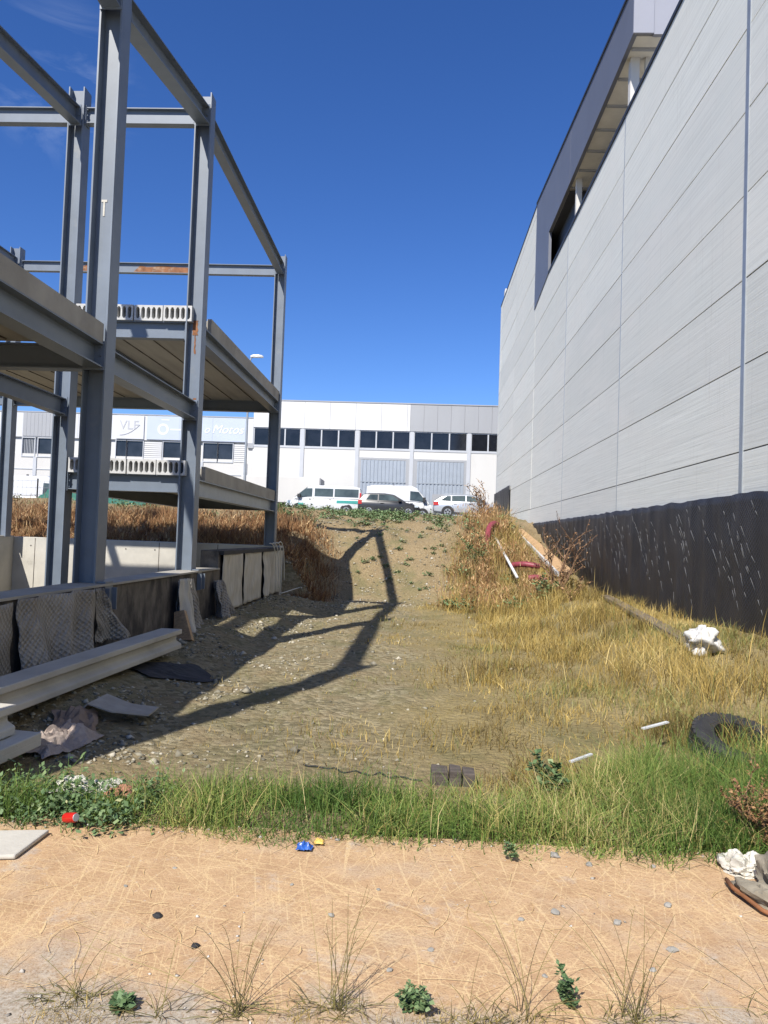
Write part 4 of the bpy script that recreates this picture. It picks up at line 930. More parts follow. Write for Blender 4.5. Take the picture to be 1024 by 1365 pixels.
for (x, y, z, a) in ((2.45, 29.6, 0, 0.1), (2.85, 29.7, 0, -0.1), (3.15, 29.9, 0.0, 0.2), (2.5, 29.6, 0.16, 0.0), (2.95, 29.75, 0.16, 0.15), (2.62, 29.7, 0.32, -0.1)):
    m = MB(); m.box((-0.17, -0.1, 0), (0.17, 0.1, 0.15)); o = m.build('block', brick_m if br % 3 else concrete, bevel=0.015, loc=(x, y, gz(2.8, 29.7) - 0.02 + z)); o.rotation_euler = (0, 0, a)
    tag(o, ['grey block at left foot of the block pile by far membrane', 'brick in the middle of the lowest course of block pile', 'brick at right foot of the block pile', 'grey block second row left in the block pile', 'brick second row right in the block pile', 'brick topmost on the block pile'][br], 'block', 'blocks piled by the far membrane'); br += 1
m = MB(); m.obox((3.98, 16.4, gz(3.96, 16.4) + 0.07), (3.25, 9.4, gz(3.25, 9.4) + 0.05), (0, 0, 1), 0.035, 0.10); tag(m.build('plank', wood_gr, bevel=0.01), 'weathered grey plank pointing from the membrane down to the white sack', 'plank')
m = MB()
def bagf(u, v):
    a = 2 * pi * u; b_ = pi * v; n_ = (cos(a) * sin(b_), sin(a) * sin(b_), cos(b_)); d = 1 + 0.5 * mnoise.noise((n_[0] * 1.6, n_[1] * 1.6, n_[2] * 1.6 + 5)) - 0.45 * abs(mnoise.noise((n_[0] * 3.2, n_[1] * 3.2, n_[2] * 3.2))) - 0.12 * abs(mnoise.noise((n_[0] * 9, n_[1] * 9, n_[2] * 9)))
    return (0.21 * d * n_[0], 0.26 * d * n_[1], max(-0.02, 0.17 * d * n_[2] + 0.12) + 0.03 * max(0, n_[2]) ** 4)
m.grid(bagf, 44, 26); tag(m.build('sack', bag_w, smooth=True, loc=(3.2, 8.75, gz(3.2, 8.75) + 0.03)), 'white plastic sack in dry grass below the black membrane', 'sack')
# half buried tyre
ty = thing('tyre', 'old black tyre half buried in grass at the right', 'tyre', (2.40, 5.78, gz(2.4, 5.8) - 0.07))
m = MB(); secs = []
for k in range(36):
    a = 2 * pi * k / 36
    prof = [(0.20, -0.085), (0.29, -0.10), (0.335, -0.07), (0.345, 0), (0.335, 0.07), (0.29, 0.10), (0.20, 0.085), (0.19, 0.0)]
    secs.append([(cos(a) * r_, sin(a) * r_, z) for r_, z in prof])
secs.append(secs[0]); m.loft(secs, caps=False)
for k in range(36):
    a = 2 * pi * (k + 0.5) / 36
    for z in (-0.045, 0.045): m.obox((cos(a) * 0.335, sin(a) * 0.335, z - 0.03), (cos(a + 0.04) * 0.335, sin(a + 0.04) * 0.335, z + 0.03), (cos(a), sin(a), 0), 0.016, 0.018)
o = m.build('tread', rubber, ty, True, 35); o.rotation_euler = (R(19), R(6), 0); o.location = (0, 0, 0.10)

# ------------------------------------------------------------------ litter
def blob(loc, r, h, m_, label, cat, grp=None, seed=0, name='litter'):
    m = MB(); n, k = 12, 7
    def fn(u, v):
        a = 2 * pi * u; b = pi * v; d = 1 + 0.5 * mnoise.noise((cos(a) * 1.7 * sin(b) + seed, sin(a) * 1.7 * sin(b), cos(b) * 1.7))
        return (r * d * cos(a) * sin(b), r * d * sin(a) * sin(b), h * d * cos(b) + h * 0.7)
    m.grid(fn, n, k); o = m.build(name, m_, loc=loc); return tag(o, label, cat, grp)
cn = thing('drinks_can', 'red drinks can in the green creeper at left', 'can', (-1.72, 3.90, 0.075))
cn.rotation_euler = (1.3, 0.5, 0.9); cn.scale = (0.75,) * 3
m = MB(); m.tube([(0, 0, -0.06), (0, 0, -0.052), (0, 0, 0.045), (0, 0, 0.06)], [0.024, 0.033, 0.033, 0.026], 16); m.build('can_body', can_red, cn, True, 40)
m = MB(); m.tube([(0, 0, 0.0605), (0, 0, 0.064)], [0.026, 0.024], 16); m.build('can_lid', galv, cn)
crumple('wrapper', (-0.50, 3.78, 0.02), 0.075, 0.055, 0.04, blue_w, 'blue plastic wrapper at the front edge of green grass', 'wrapper', seed=3, n=12, sharp=1.5)
crumple('wrapper', (-0.44, 3.85, 0.02), 0.045, 0.035, 0.03, yellow_w, 'small yellow scrap beside the blue wrapper', 'wrapper', seed=13, n=7, sharp=1.5)
crumple('paper', (-1.86, 4.38, 0.05), 0.34, 0.24, 0.10, paper_w, 'torn white paper with red print behind the creeper', 'paper', seed=7, n=10)
crumple('paper', (-1.62, 4.30, 0.05), 0.16, 0.12, 0.09, brick_m, 'crumpled reddish packet beside the torn white paper', 'paper', seed=8, n=8)
m = MB(); m.loft([[(-0.26, -0.14, z), (0.2, -0.19, z), (0.30, 0.11, z), (-0.2, 0.17, z)] for z in (0, 0.022)]); o = m.build('slab', concrete_lt, bevel=0.008, loc=(-2.04, 3.62, 0.024)); o.rotation_euler = (0, 0, 0.3); tag(o, 'thin broken concrete slab on pavement at the left edge', 'slab')
tb_ = mat('dark_timber', (0.085, 0.07, 0.06), 0.9, 0, 0.4, 6, (1, 3, 8), bmp=0.4, bscale=25)
m = MB()
for k, (xa, xb, zt_) in enumerate(((0.13, 0.245, 0.085), (0.248, 0.33, 0.092), (0.333, 0.42, 0.08))): m.loft([[(xa, y_, -0.03), (xb, y_, -0.03), (xb - 0.004, y_, zt_ * (0.9 if y_ > 5 else 1)), (xa + 0.006, y_, zt_)] for y_ in (4.95, 5.0, 5.12)])
tag(m.build('timber_block', tb_, bevel=0.006, fix=True), 'dark square timber block behind the green grass', 'timber')
m = MB(); m.tube([(-0.72 + 0.8 * i / 40, 5.22 - 0.2 * i / 40 + 0.03 * mnoise.noise((i * 0.25, 1, 2)) * 2, gz(-0.72 + 0.8 * i / 40, 5.22 - 0.2 * i / 40) + 0.006 + 0.012 * mnoise.noise((i * 0.4, 5, 2))) for i in range(41)], 0.006, 6); tag(m.build('cable', rubber, smooth=True), 'thin black cable lying on bare soil behind the grass', 'cable')
m = MB(); m.obox((1.04, 5.12, 0.14), (1.20, 5.22, 0.17), (0, 0, 1), 0.005, 0.012); tag(m.build('lath', lamp_m), 'short white lath in the grass right of the timber block', 'lath')
m = MB(); m.obox((1.70, 5.80, 0.22), (1.92, 5.92, 0.25), (0, 0, 1), 0.005, 0.015); tag(m.build('lath', lamp_m), 'short white lath lying just left of the tyre', 'lath')
def lump(name, loc, rx_, ry_, rz_, m_, label, cat, seed, rot=0.0, fine=9):
    m = MB()
    def fn(u, v):
        a = 2 * pi * u; b_ = pi * v; q = (cos(a) * sin(b_), sin(a) * sin(b_), cos(b_))
        d = 1 + 0.55 * mnoise.noise((q[0] * 1.5 + seed, q[1] * 1.5, q[2] * 1.5)) - 0.5 * abs(mnoise.noise((q[0] * 2.9, q[1] * 2.9 + seed, q[2] * 2.9))) - 0.2 * abs(mnoise.noise((q[0] * 7, q[1] * 7, q[2] * 7 + seed))) + 0.06 * mnoise.noise((q[0] * 16, q[1] * 16 + seed, q[2] * 16))
        if b_ > pi / 2: return (rx_ * d * cos(a) * (1.0 + 0.12 * (b_ / pi - 0.5)), ry_ * d * sin(a) * (1.0 + 0.12 * (b_ / pi - 0.5)), max(-0.02, rz_ * 0.2 * d * q[2]))
        return (rx_ * d * q[0], ry_ * d * q[1], rz_ * 1.4 * d * q[2])
    m.grid(fn, 60, 36); o = m.build(name, m_, smooth=True, angle=30, loc=loc); o.rotation_euler = (0, 0, rot); return tag(o, label, cat)
lump('paper', (1.60, 3.80, 0.03), 0.10, 0.08, 0.065, paper_w, 'crumpled white paper on top of the dusty cloth at right', 'paper', 21.3)
lump('paper', (1.72, 3.70, 0.05), 0.09, 0.08, 0.07, bag_w, 'brighter white paper scrap at the right edge above dusty cloth', 'paper', 25.7)
lump('cloth', (1.66, 3.42, 0.02), 0.155, 0.28, 0.12, cement_bag, 'stiff dusty grey cloth crumpled on pavement at right', 'cloth', 3.4, 0.25)
m = MB(); m.tube([(1.46, 3.64, 0.05), (1.45, 3.54, 0.055), (1.50, 3.36, 0.045), (1.53, 3.33, 0.04)], 0.010, 6); tag(m.build('bar', rust, smooth=True), 'bent rusty bar beside the dusty cloth', 'bar')

# stones one can pick out on the paving
STONES = [(-0.98, 3.06, 0.028), (-0.77, 2.86, 0.022), (0.62, 3.28, 0.03), (0.47, 3.2, 0.02), (0.86, 3.22, 0.026), (1.12, 3.4, 0.026), (1.02, 3.03, 0.028), (0.9, 2.88, 0.02), (1.35, 2.93, 0.022), (-0.3, 3.15, 0.018), (0.1, 2.93, 0.018), (-0.5, 3.4, 0.014), (0.72, 3.86, 0.035), (0.87, 3.78, 0.026), (1.18, 3.8, 0.02), (-0.12, 3.4, 0.013), (-0.05, 2.78, 0.016), (0.5, 2.8, 0.017), (-1.2, 3.3, 0.014), (-1.05, 3.5, 0.015)]
STL = {0: 'dark pointed stone on left half of pavement', 1: 'dark flat stone near the bottom left of pavement'}
for i, (x, y, r_) in enumerate(STONES):
    r_ *= 0.62
    m = MB(); sd_ = i * 1.7
    def fn(u, v, r_=r_, sd_=sd_):
        a = 2 * pi * u; b = pi * v; d = 1 + 0.45 * mnoise.noise((cos(a) * sin(b) * 1.2 + sd_, sin(a) * sin(b) * 1.2, cos(b) * 1.2))
        return (r_ * d * cos(a) * sin(b) * 1.2, r_ * d * sin(a) * sin(b), r_ * 0.6 * d * cos(b) + r_ * 0.35)
    m.grid(fn, 9, 6); o = m.build('stone', rubber if i < 2 else stone_m, loc=(x, y, 0.022)); o.rotation_euler = (0, 0, i)
    tag(o, STL.get(i, 'small grey stone lying loose on the tan pavement'), 'stone', 'stones loose on the pavement')

# ------------------------------------------------------------------ scattered masses (stuff)
def mesh_np(name, V, Fq, tint, m_, kind, label=None, cat=None):
    """V (n,3); Fq list of (array of faces (k, c))"""
    me = bpy.data.meshes.new(name); me.vertices.add(len(V)); me.vertices.foreach_set('co', V.astype(np.float32).ravel())
    loops = np.concatenate([f.ravel() for f in Fq]); cnt = np.concatenate([np.full(len(f), f.shape[1]) for f in Fq]); st = np.concatenate([[0], np.cumsum(cnt)[:-1]])
    me.loops.add(len(loops)); me.loops.foreach_set('vertex_index', loops.astype(np.int32))
    me.polygons.add(len(cnt)); me.polygons.foreach_set('loop_start', st.astype(np.int32)); me.polygons.foreach_set('loop_total', cnt.astype(np.int32))
    me.update(calc_edges=True)
    a = me.attributes.new('tint', 'FLOAT', 'POINT'); a.data.foreach_set('value', tint.astype(np.float32))
    me.materials.append(m_); me.validate()
    o = bpy.data.objects.new(name, me); COL.objects.link(o)
    return tag(o, label, cat, None, kind)
def blades(xy, h, wd, bend, tint, z=None, tilt=0.25):
    n = len(xy); x, y = xy[:, 0], xy[:, 1]
    if z is None: z = np.array([gz(a, b) for a, b in xy])
    az = rng.uniform(0, 2 * pi, n); fx, fy = np.cos(az), np.sin(az)
    az2 = rng.uniform(0, 2 * pi, n); wx, wy = np.cos(az2), np.sin(az2)
    t0 = rng.normal(0, tilt, n); 
    P = []
    for t, ww in ((0, 1.0), (0.5, 0.75), (1.0, 0.0)):
        off = h * (t0 * t + bend * t * t); zz = z - 0.01 + h * t * (1 - 0.25 * np.abs(bend) * t)
        cx, cy = x + fx * off, y + fy * off
        if ww > 0:
            P.append(np.stack([cx - wx * wd * ww / 2, cy - wy * wd * ww / 2, zz], 1)); P.append(np.stack([cx + wx * wd * ww / 2, cy + wy * wd * ww / 2, zz], 1))
        else: P.append(np.stack([cx, cy, zz], 1))
    V = np.stack(P, 1).reshape(-1, 3); b = np.arange(n)[:, None] * 5
    q = b + np.array([[0, 1, 3, 2]]); tr = b + np.array([[2, 3, 4]])
    return V, q, tr, np.repeat(tint, 5)
def field(n, x0, x1, y0, y1, keep, ypow=1.0):
    u = rng.random((n, 2)); xy = np.stack([x0 + (x1 - x0) * u[:, 0], y0 + (y1 - y0) * u[:, 1] ** ypow], 1)
    k = np.array([keep(a, b) for a, b in xy]); return xy[rng.random(n) < k]
def nz2(x, y, s, o=0): return 0.5 + 0.5 * mnoise.noise((x * s, y * s, o))
def grass_obj(name, parts, m_):
    Vs, Q, Tt, ti, o = [], [], [], [], 0
    for V, q, tr, t in parts: Vs.append(V); Q.append(q + o); Tt.append(tr + o); ti.append(t); o += len(V)
    return mesh_np(name, np.concatenate(Vs), [np.concatenate(Q), np.concatenate(Tt)], np.concatenate(ti), m_, 'stuff')

# green strip behind the pavement
def k_strip(x, y):
    front = 3.84 + 0.15 * mnoise.noise((x * 2.1, 0, 5)) + 0.10 * mnoise.noise((x * 6, 0, 6)) - 0.05 * sm(1.0, 2.2, x)
    back = 4.62 + 0.18 * mnoise.noise((x * 1.1, 0, 9)) + 0.75 * sm(0.5, 1.7, x)
    if x < -1.55: back -= 0.25
    if (x - 2.4) ** 2 + (y - 5.75) ** 2 < 0.22: return 0.06
    return sm(front - 0.05, front + 0.12, y) * (1 - sm(back - 0.25, back + 0.12, y)) * (0.25 + 0.75 * sm(0.38, 0.55, nz2(x, y, 2.5)))
xy = field(85000, -2.9, 3.4, 3.7, 6.1, k_strip)
n = len(xy); hh = np.array([(0.07 + 0.13 * sm(3.8, 4.2, b) * (0.25 + 1.5 * nz2(a, b, 2.2, 3)) + 0.12 * sm(0.7, 1.9, a) * (0.4 + 1.1 * nz2(a, b, 1.6, 19))) for a, b in xy]) * rng.uniform(0.6, 1.35, n)
ti = np.clip(np.array([0.22 + 1.1 * (nz2(a, b, 1.3, 7) - 0.4) + 0.22 * sm(0.1, 0.7, a) * (1 - sm(0.9, 1.5, a)) for a, b in xy]) + rng.normal(0, 0.2, n), 0, 1)
p1 = blades(xy, hh, rng.uniform(0.0035, 0.0075, n), rng.uniform(0, 1.5, n), ti, tilt=0.5)
xy2 = field(22000, -1.7, 3.2, 3.95, 6.0, lambda a, b: k_strip(a, b) * (0.2 + 0.8 * sm(0.2, 0.8, a) * (1 - 0.45 * sm(1.4, 2.0, a)))); n2 = len(xy2)
p2 = blades(xy2, rng.uniform(0.10, 0.34, n2), rng.uniform(0.002, 0.004, n2), rng.uniform(0, 0.9, n2), np.clip(rng.normal(0.85, 0.1, n2), 0, 1), tilt=0.3)
grass_obj('green_grass', [p1, p2], green_grass)

# dry yellow grass over the right half of the lot, thinning to the left
def k_dry(x, y):
    c = nz2(x, y, 0.55, 2); e = x + 2.2 * (c - 0.5)
    r = (0.4 + 0.6 * sm(6, 11, y)) * sm(-0.4, 1.4, e) + 0.25 * sm(1.2, 2.2, x) + 0.22 * sm(-2.2, -0.8, x) + 0.16 * sm(0.45, 0.7, nz2(x, y, 1.2, 11)) * sm(-3.2, -1.5, x)
    r *= 0.12 + 0.88 * sm(0.38, 0.6, 0.6 * nz2(x, y, 1.7, 4) + 0.4 * nz2(x, y, 4.5, 6))
    if y > 18.5: r *= sm(0.2, 1.4, x - 0.12 * (y - 18.5)) * (1 - 0.85 * sm(21, 25, y))
    return min(1, r) * (1 if x < 4.2 else 0)
def hz_dry(a, b): return (0.35 + 0.65 * sm(-0.6, 1.2, a)) * (0.05 + 0.20 * sm(0.3, 0.8, nz2(a, b, 0.9, 5)) + 0.10 * sm(0.8, 2.6, a) * (1 - 0.6 * sm(3.2, 3.8, a)) + 0.24 * sm(15.5, 18.5, b) * sm(0.3, 1.3, a) * (1 - 0.85 * sm(2.9, 3.4, a)))
xy = field(120000, -3.0, 4.25, 4.75, 27, k_dry, 1.7); n = len(xy)
hh = np.array([hz_dry(a, b) for a, b in xy]) * rng.uniform(0.5, 1.35, n)
ti = np.clip(np.array([0.38 + 1.3 * (nz2(a, b, 0.9, 21) - 0.5) + 0.5 * (nz2(a, b, 3.3, 22) - 0.5) for a, b in xy]) + rng.normal(0, 0.17, n), 0, 0.93)
gr = rng.random(n) < np.array([0.06 + 0.55 * sm(0.52, 0.72, nz2(a, b, 0.7, 31)) for a, b in xy]); ti[gr] = rng.uniform(0.95, 1, gr.sum())
wscale = np.array([0.8 + 0.055 * b for _, b in xy])
pd = blades(xy, hh, rng.uniform(0.003, 0.007, n) * wscale, rng.uniform(0, 0.9, n), ti, tilt=0.4)
# taller straw stems with seed heads near the hose
xy = field(9000, 0.6, 4.2, 8, 27, lambda a, b: (0.12 + 0.88 * sm(16, 19, b)) * k_dry(a, b) * (1 - 0.85 * sm(3.0, 3.5, a))); n = len(xy)
ps = blades(xy, rng.uniform(0.35, 0.85, n) * np.array([0.6 + 0.4 * sm(15, 18, b) for _, b in xy]), rng.uniform(0.006, 0.012, n), rng.uniform(0, 0.4, n), np.clip(rng.normal(0.6, 0.2, n), 0, 0.93), tilt=0.22)
grass_obj('dry_grass', [pd, ps], dry_grass)

# rust-brown weeds on the bank behind the basement and at its corner
def k_bank(x, y):
    r = sm(18.28, 18.5, y) * (1 - sm(22.0, 24.5, y)) * (1 - sm(-3.0, -2.2, x + 0.5 * mnoise.noise((x * 2, y * 2, 1))))
    if x > -3.1: r *= 1 - sm(20.5, 23, y)
    return r * (0.2 + 0.8 * sm(0.36, 0.54, nz2(x, y, 1.4, 8)))
def wds(xy, h0, h1):
    n = len(xy); return rng.uniform(h0, h1, n) * np.array([(0.18 + 0.85 * sm(0.25, 0.8, 0.65 * nz2(a, b, 0.8, 3) + 0.35 * nz2(a, b, 2.6, 13))) * (1 - 0.35 * sm(-4.2, -2.8, a)) for a, b in xy])
xy = field(60000, -15, -1.7, 18.3, 26, k_bank, 1.2); n = len(xy)
tb = np.clip(np.array([0.45 + 0.8 * (nz2(a, b, 1.1, 14) - 0.5) for a, b in xy]) + rng.normal(0, 0.2, n), 0, 1)
pb = blades(xy, wds(xy, 0.45, 0.95), rng.uniform(0.008, 0.016, n), rng.uniform(0, 0.5, n), tb, tilt=0.3)
xy2 = xy[rng.random(n) < 0.6]; n2 = len(xy2); zz = np.array([gz(a, b) for a, b in xy2]) + rng.uniform(0.25, 0.7, n2)
hs_ = np.array([0.55 + 0.45 * (1 - sm(-4.2, -2.8, a)) for a, b in xy2]); zz = np.array([gz(a, b) for a, b in xy2]) + (zz - np.array([gz(a, b) for a, b in xy2])) * hs_ * 0.45
pb2 = blades(xy2, rng.uniform(0.08, 0.2, n2), rng.uniform(0.012, 0.03, n2), rng.uniform(0, 0.8, n2), np.clip(rng.normal(0.6, 0.25, n2), 0, 1), zz, tilt=0.8)
xy3 = field(4200, -3.0, -1.7, 17.9, 20.5, lambda a, b: 1 - sm(-2.6, -1.9, a)); n3 = len(xy3)
pb3 = blades(xy3, wds(xy3, 0.3, 0.7), rng.uniform(0.007, 0.014, n3), rng.uniform(0, 0.5, n3), np.clip(rng.normal(0.45, 0.25, n3), 0, 1), tilt=0.3)
xy4 = field(1600, -15, -2.4, 18.5, 24, k_bank); n4 = len(xy4)
pb4 = blades(xy4, rng.uniform(0.4, 1.0, n4), rng.uniform(0.008, 0.014, n4), rng.uniform(0.1, 0.7, n4), np.clip(rng.normal(0.75, 0.2, n4), 0, 1), tilt=0.25)
grass_obj('brown_weeds', [pb, pb2, pb3, pb4], rust_grass)

def k_rb(x, y): return sm(0.4, 1.2, x - 0.1 * (y - 18)) * (1 - sm(2.7, 3.3, x)) * sm(16.5, 18.5, y) * sm(0.42, 0.6, nz2(x, y, 1.5, 61)) * (1 - 0.6 * sm(22.5, 25, y))
xy = field(16000, 0.2, 3.4, 16.3, 27, k_rb); n = len(xy)
pr1 = blades(xy, rng.uniform(0.25, 0.8, n), rng.uniform(0.006, 0.013, n), rng.uniform(0, 0.6, n), np.clip(rng.normal(0.6, 0.22, n), 0, 1), tilt=0.35)
xy2 = xy[rng.random(n) < 0.7]; n2 = len(xy2); zz = np.array([gz(a, b) for a, b in xy2]) + rng.uniform(0.2, 0.6, n2)
pr2 = blades(xy2, rng.uniform(0.05, 0.14, n2), rng.uniform(0.012, 0.03, n2), rng.uniform(0, 0.8, n2), np.clip(rng.normal(0.7, 0.2, n2), 0, 1), zz, tilt=0.9)
grass_obj('reddish_weeds', [pr1, pr2], rust_grass)
# green broad-leaved weeds along the crest (leaf quads)
def leaves(centres, size, spread, per, tintmu):
    P, T_ = [], []
    for (x, y, z, s_) in centres:
        k = per; d = rng.normal(0, 1, (k, 3)) * spread * s_; d[:, 2] = np.abs(d[:, 2]) * 0.75
        c_ = np.array([x, y, z]) + d; a = rng.uniform(0, 2 * pi, k); el = rng.uniform(-0.4, 0.9, k)
        ax = np.stack([np.cos(a) * np.cos(el), np.sin(a) * np.cos(el), np.sin(el)], 1); sd_ = np.stack([-np.sin(a), np.cos(a), rng.normal(0, 0.4, k)], 1)
        L_ = size * s_ ** 0.5 * rng.uniform(0.6, 1.4, k)[:, None]
        q = np.stack([c_, c_ + ax * L_ * 0.5 + sd_ * L_ * 0.28, c_ + ax * L_, c_ + ax * L_ * 0.5 - sd_ * L_ * 0.28], 1)
        P.append(q.reshape(-1, 3)); T_.append(np.repeat(np.clip(rng.normal(tintmu, 0.22, k), 0, 1), 4))
    V = np.concatenate(P); F = np.arange(len(V)).reshape(-1, 4); return V, F, np.concatenate(T_)
cs = []
while len(cs) < 420:
    x, y = rng.uniform(-5.5, 2.2), rng.uniform(22.6, 36)
    d = (1 - sm(-1.6, 0.6, x) * 0.75) * sm(22.3, 24.6, y) * sm(0.38, 0.52, nz2(x, y, 0.8, 17))
    if x > -0.6 and y < 23.5: d *= 0.3
    if rng.random() < d: cs.append((x, y, gz(x, y), rng.uniform(0.3, 1.0) * (0.35 + 1.1 * nz2(x, y, 1.1, 3))))
for _ in range(45):
    x, y = rng.uniform(-1.8, 1.6), rng.uniform(19.5, 24.5); cs.append((x, y, gz(x, y), rng.uniform(0.15, 0.45)))
for _ in range(110):
    x, y = rng.uniform(0.6, 3.0), rng.uniform(17, 25)
    if rng.random() < sm(0.45, 0.6, nz2(x, y, 0.9, 71)): cs.append((x, y, gz(x, y) + 0.1, rng.uniform(0.4, 1.1)))
for _ in range(60):
    x, y = rng.uniform(-17, -5), rng.uniform(25.5, 33); cs.append((x, y, gz(x, y), rng.uniform(0.5, 1.4)))
V, F, T_ = leaves(cs, 0.09, 0.14, 60, 0.55); mesh_np('green_weeds', V, [F], T_, weed_leaf, 'stuff')
# leafy creeper at left of the strip
cs = []
while len(cs) < 90:
    x, y = rng.uniform(-3.0, -1.45), rng.uniform(3.86, 4.55)
    if y > 3.9 + 0.05 * mnoise.noise((x * 3, 0, 0)): cs.append((x, y, gz(x, y) + 0.03, rng.uniform(0.3, 0.6)))
V, F, T_ = leaves(cs, 0.045, 0.13, 60, 0.4); mesh_np('green_creeper', V, [F], T_, weed_leaf, 'stuff')

# rubble: small angular stones over the gravel and the bank
def rubble(name, pts, sizes, m_):
    base = np.array([(1, 0, 0), (-1, 0, 0), (0, 1, 0), (0, -1, 0), (0, 0, 1), (0, 0, -1)], float)
    faces = np.array([(0, 2, 4), (2, 1, 4), (1, 3, 4), (3, 0, 4), (2, 0, 5), (1, 2, 5), (3, 1, 5), (0, 3, 5)])
    n = len(pts); V = base[None] * rng.uniform(0.55, 1.35, (n, 6, 1)) + rng.normal(0, 0.22, (n, 6, 3))
    a = rng.uniform(0, 2 * pi, n); c_, s_ = np.cos(a), np.sin(a); X = V[:, :, 0] * c_[:, None] - V[:, :, 1] * s_[:, None]; Y = V[:, :, 0] * s_[:, None] + V[:, :, 1] * c_[:, None]
    V = np.stack([X, Y, V[:, :, 2] * 0.6], 2) * sizes[:, None, None] + pts[:, None, :]
    F = (faces[None] + (np.arange(n) * 6)[:, None, None]).reshape(-1, 3); tint = np.repeat(rng.random(n), 6)
    return mesh_np(name, V.reshape(-1, 3), [F], tint, m_, 'stuff')
rub_m = make_leafy('rubble_stone', [(0, (0.13, 0.12, 0.09)), (0.5, (0.27, 0.25, 0.19)), (0.85, (0.40, 0.365, 0.28)), (1, (0.50, 0.47, 0.40))], 0.95)
def k_rub(x, y):
    r = (1 - sm(-1.2, 0.6, x + 1.5 * (nz2(x, y, 0.6, 2) - 0.5))) * (1 - 0.5 * sm(18, 19, y)) + 0.4 * sm(18, 19, y) + 0.05
    return r * (0.1 + 0.9 * sm(0.42, 0.65, nz2(x, y, 1.6, 41))) * (0.12 if y < 5.0 else 1) * (0.15 + 0.85 * max(sm(-1.2, -2.4, x), sm(17, 18.5, y)))
xy = field(36000, -3.15, 2.0, 4.6, 26, k_rub, 1.3); n = len(xy)
zz = np.array([gz(a, b) for a, b in xy]); sz = np.exp(rng.normal(-4.35, 0.5, n)) * (1 + 0.03 * (xy[:, 1] - 5)); sz = np.clip(sz, 0.005, 0.055)
rubble('rubble', np.stack([xy[:, 0], xy[:, 1], zz + sz * 0.15], 1), sz, rub_m)
# crumbly edge of the paving along the bottom of the picture
xy = field(9000, -2.2, 2.4, 2.2, 4.05, lambda a, b: 0.5 * (1 - sm(2.36, 2.48 + 0.22 * (nz2(a, 0, 1.5) - 0.4) + 0.12 * sm(0.5, 1, a), b)) + 0.05 * sm(0.5, 0.65, nz2(a, b, 2.0, 3)) + 0.35 * sm(3.85, 3.98, b)); n = len(xy)
sz = np.clip(np.exp(rng.normal(-5.15, 0.5, n)), 0.002, 0.02); rubble('gravel', np.stack([xy[:, 0], xy[:, 1], np.where(xy[:, 1] > 2.4, 0.022, 0.0) + sz * 0.2], 1), sz, make_leafy('gravel_stone', [(0, (0.17, 0.15, 0.13)), (0.5, (0.36, 0.33, 0.29)), (1, (0.56, 0.53, 0.48))], 0.95))

xy = field(9000, -1.7, 1.8, 2.30, 2.66, lambda a, b: sm(0.42, 0.62, nz2(a, b * 0.5, 2.6, 77)) * (1 - sm(2.42, 2.62, b))); n = len(xy)
pt = blades(xy, rng.uniform(0.02, 0.075, n), rng.uniform(0.0015, 0.003, n), rng.uniform(0.3, 1.6, n), np.clip(rng.normal(0.4, 0.28, n), 0, 0.93), np.full(n, 0.02), tilt=0.9)
grass_obj('trampled_dry_grass', [pt], dry_grass)
# loose straw lying on the paving
def straws(n, x0, x1, y0, y1, keep):
    V, F, T_ = [], [], []
    o = 0
    for _ in range(n):
        x, y = rng.uniform(x0, x1), rng.uniform(y0, y1)
        if rng.random() > keep(x, y): continue
        a = rng.uniform(0, 2 * pi); l = rng.choice([0.05, 0.08, 0.12, 0.2, 0.35], p=[0.35, 0.3, 0.2, 0.1, 0.05]) * rng.uniform(0.7, 1.4); cv = rng.normal(0, 0.9); wd = rng.uniform(0.0005, 0.0013); k = 5; t_ = rng.random()
        px, py = x, y
        for i in range(k + 1):
            aa = a + cv * (i / k - 0.5); zz = 0.0285 + 0.003 * rng.random()
            V += [(px - sin(aa) * wd, py + cos(aa) * wd, zz), (px + sin(aa) * wd, py - cos(aa) * wd, zz)]; T_ += [t_, t_]
            px += cos(aa) * l / k; py += sin(aa) * l / k
            if i < k: F.append((o + 2 * i, o + 2 * i + 1, o + 2 * i + 3, o + 2 * i + 2))
        o += 2 * (k + 1)
    return np.array(V), np.array(F), np.array(T_)
V, F, T_ = straws(350, -2.2, 2.0, 2.4, 3.95, lambda x, y: 0.3 + 0.7 * sm(0.4, 0.6, nz2(x, y, 1.6, 51)))
mesh_np('loose_straw', V, [F], T_, straw_m, 'stuff')

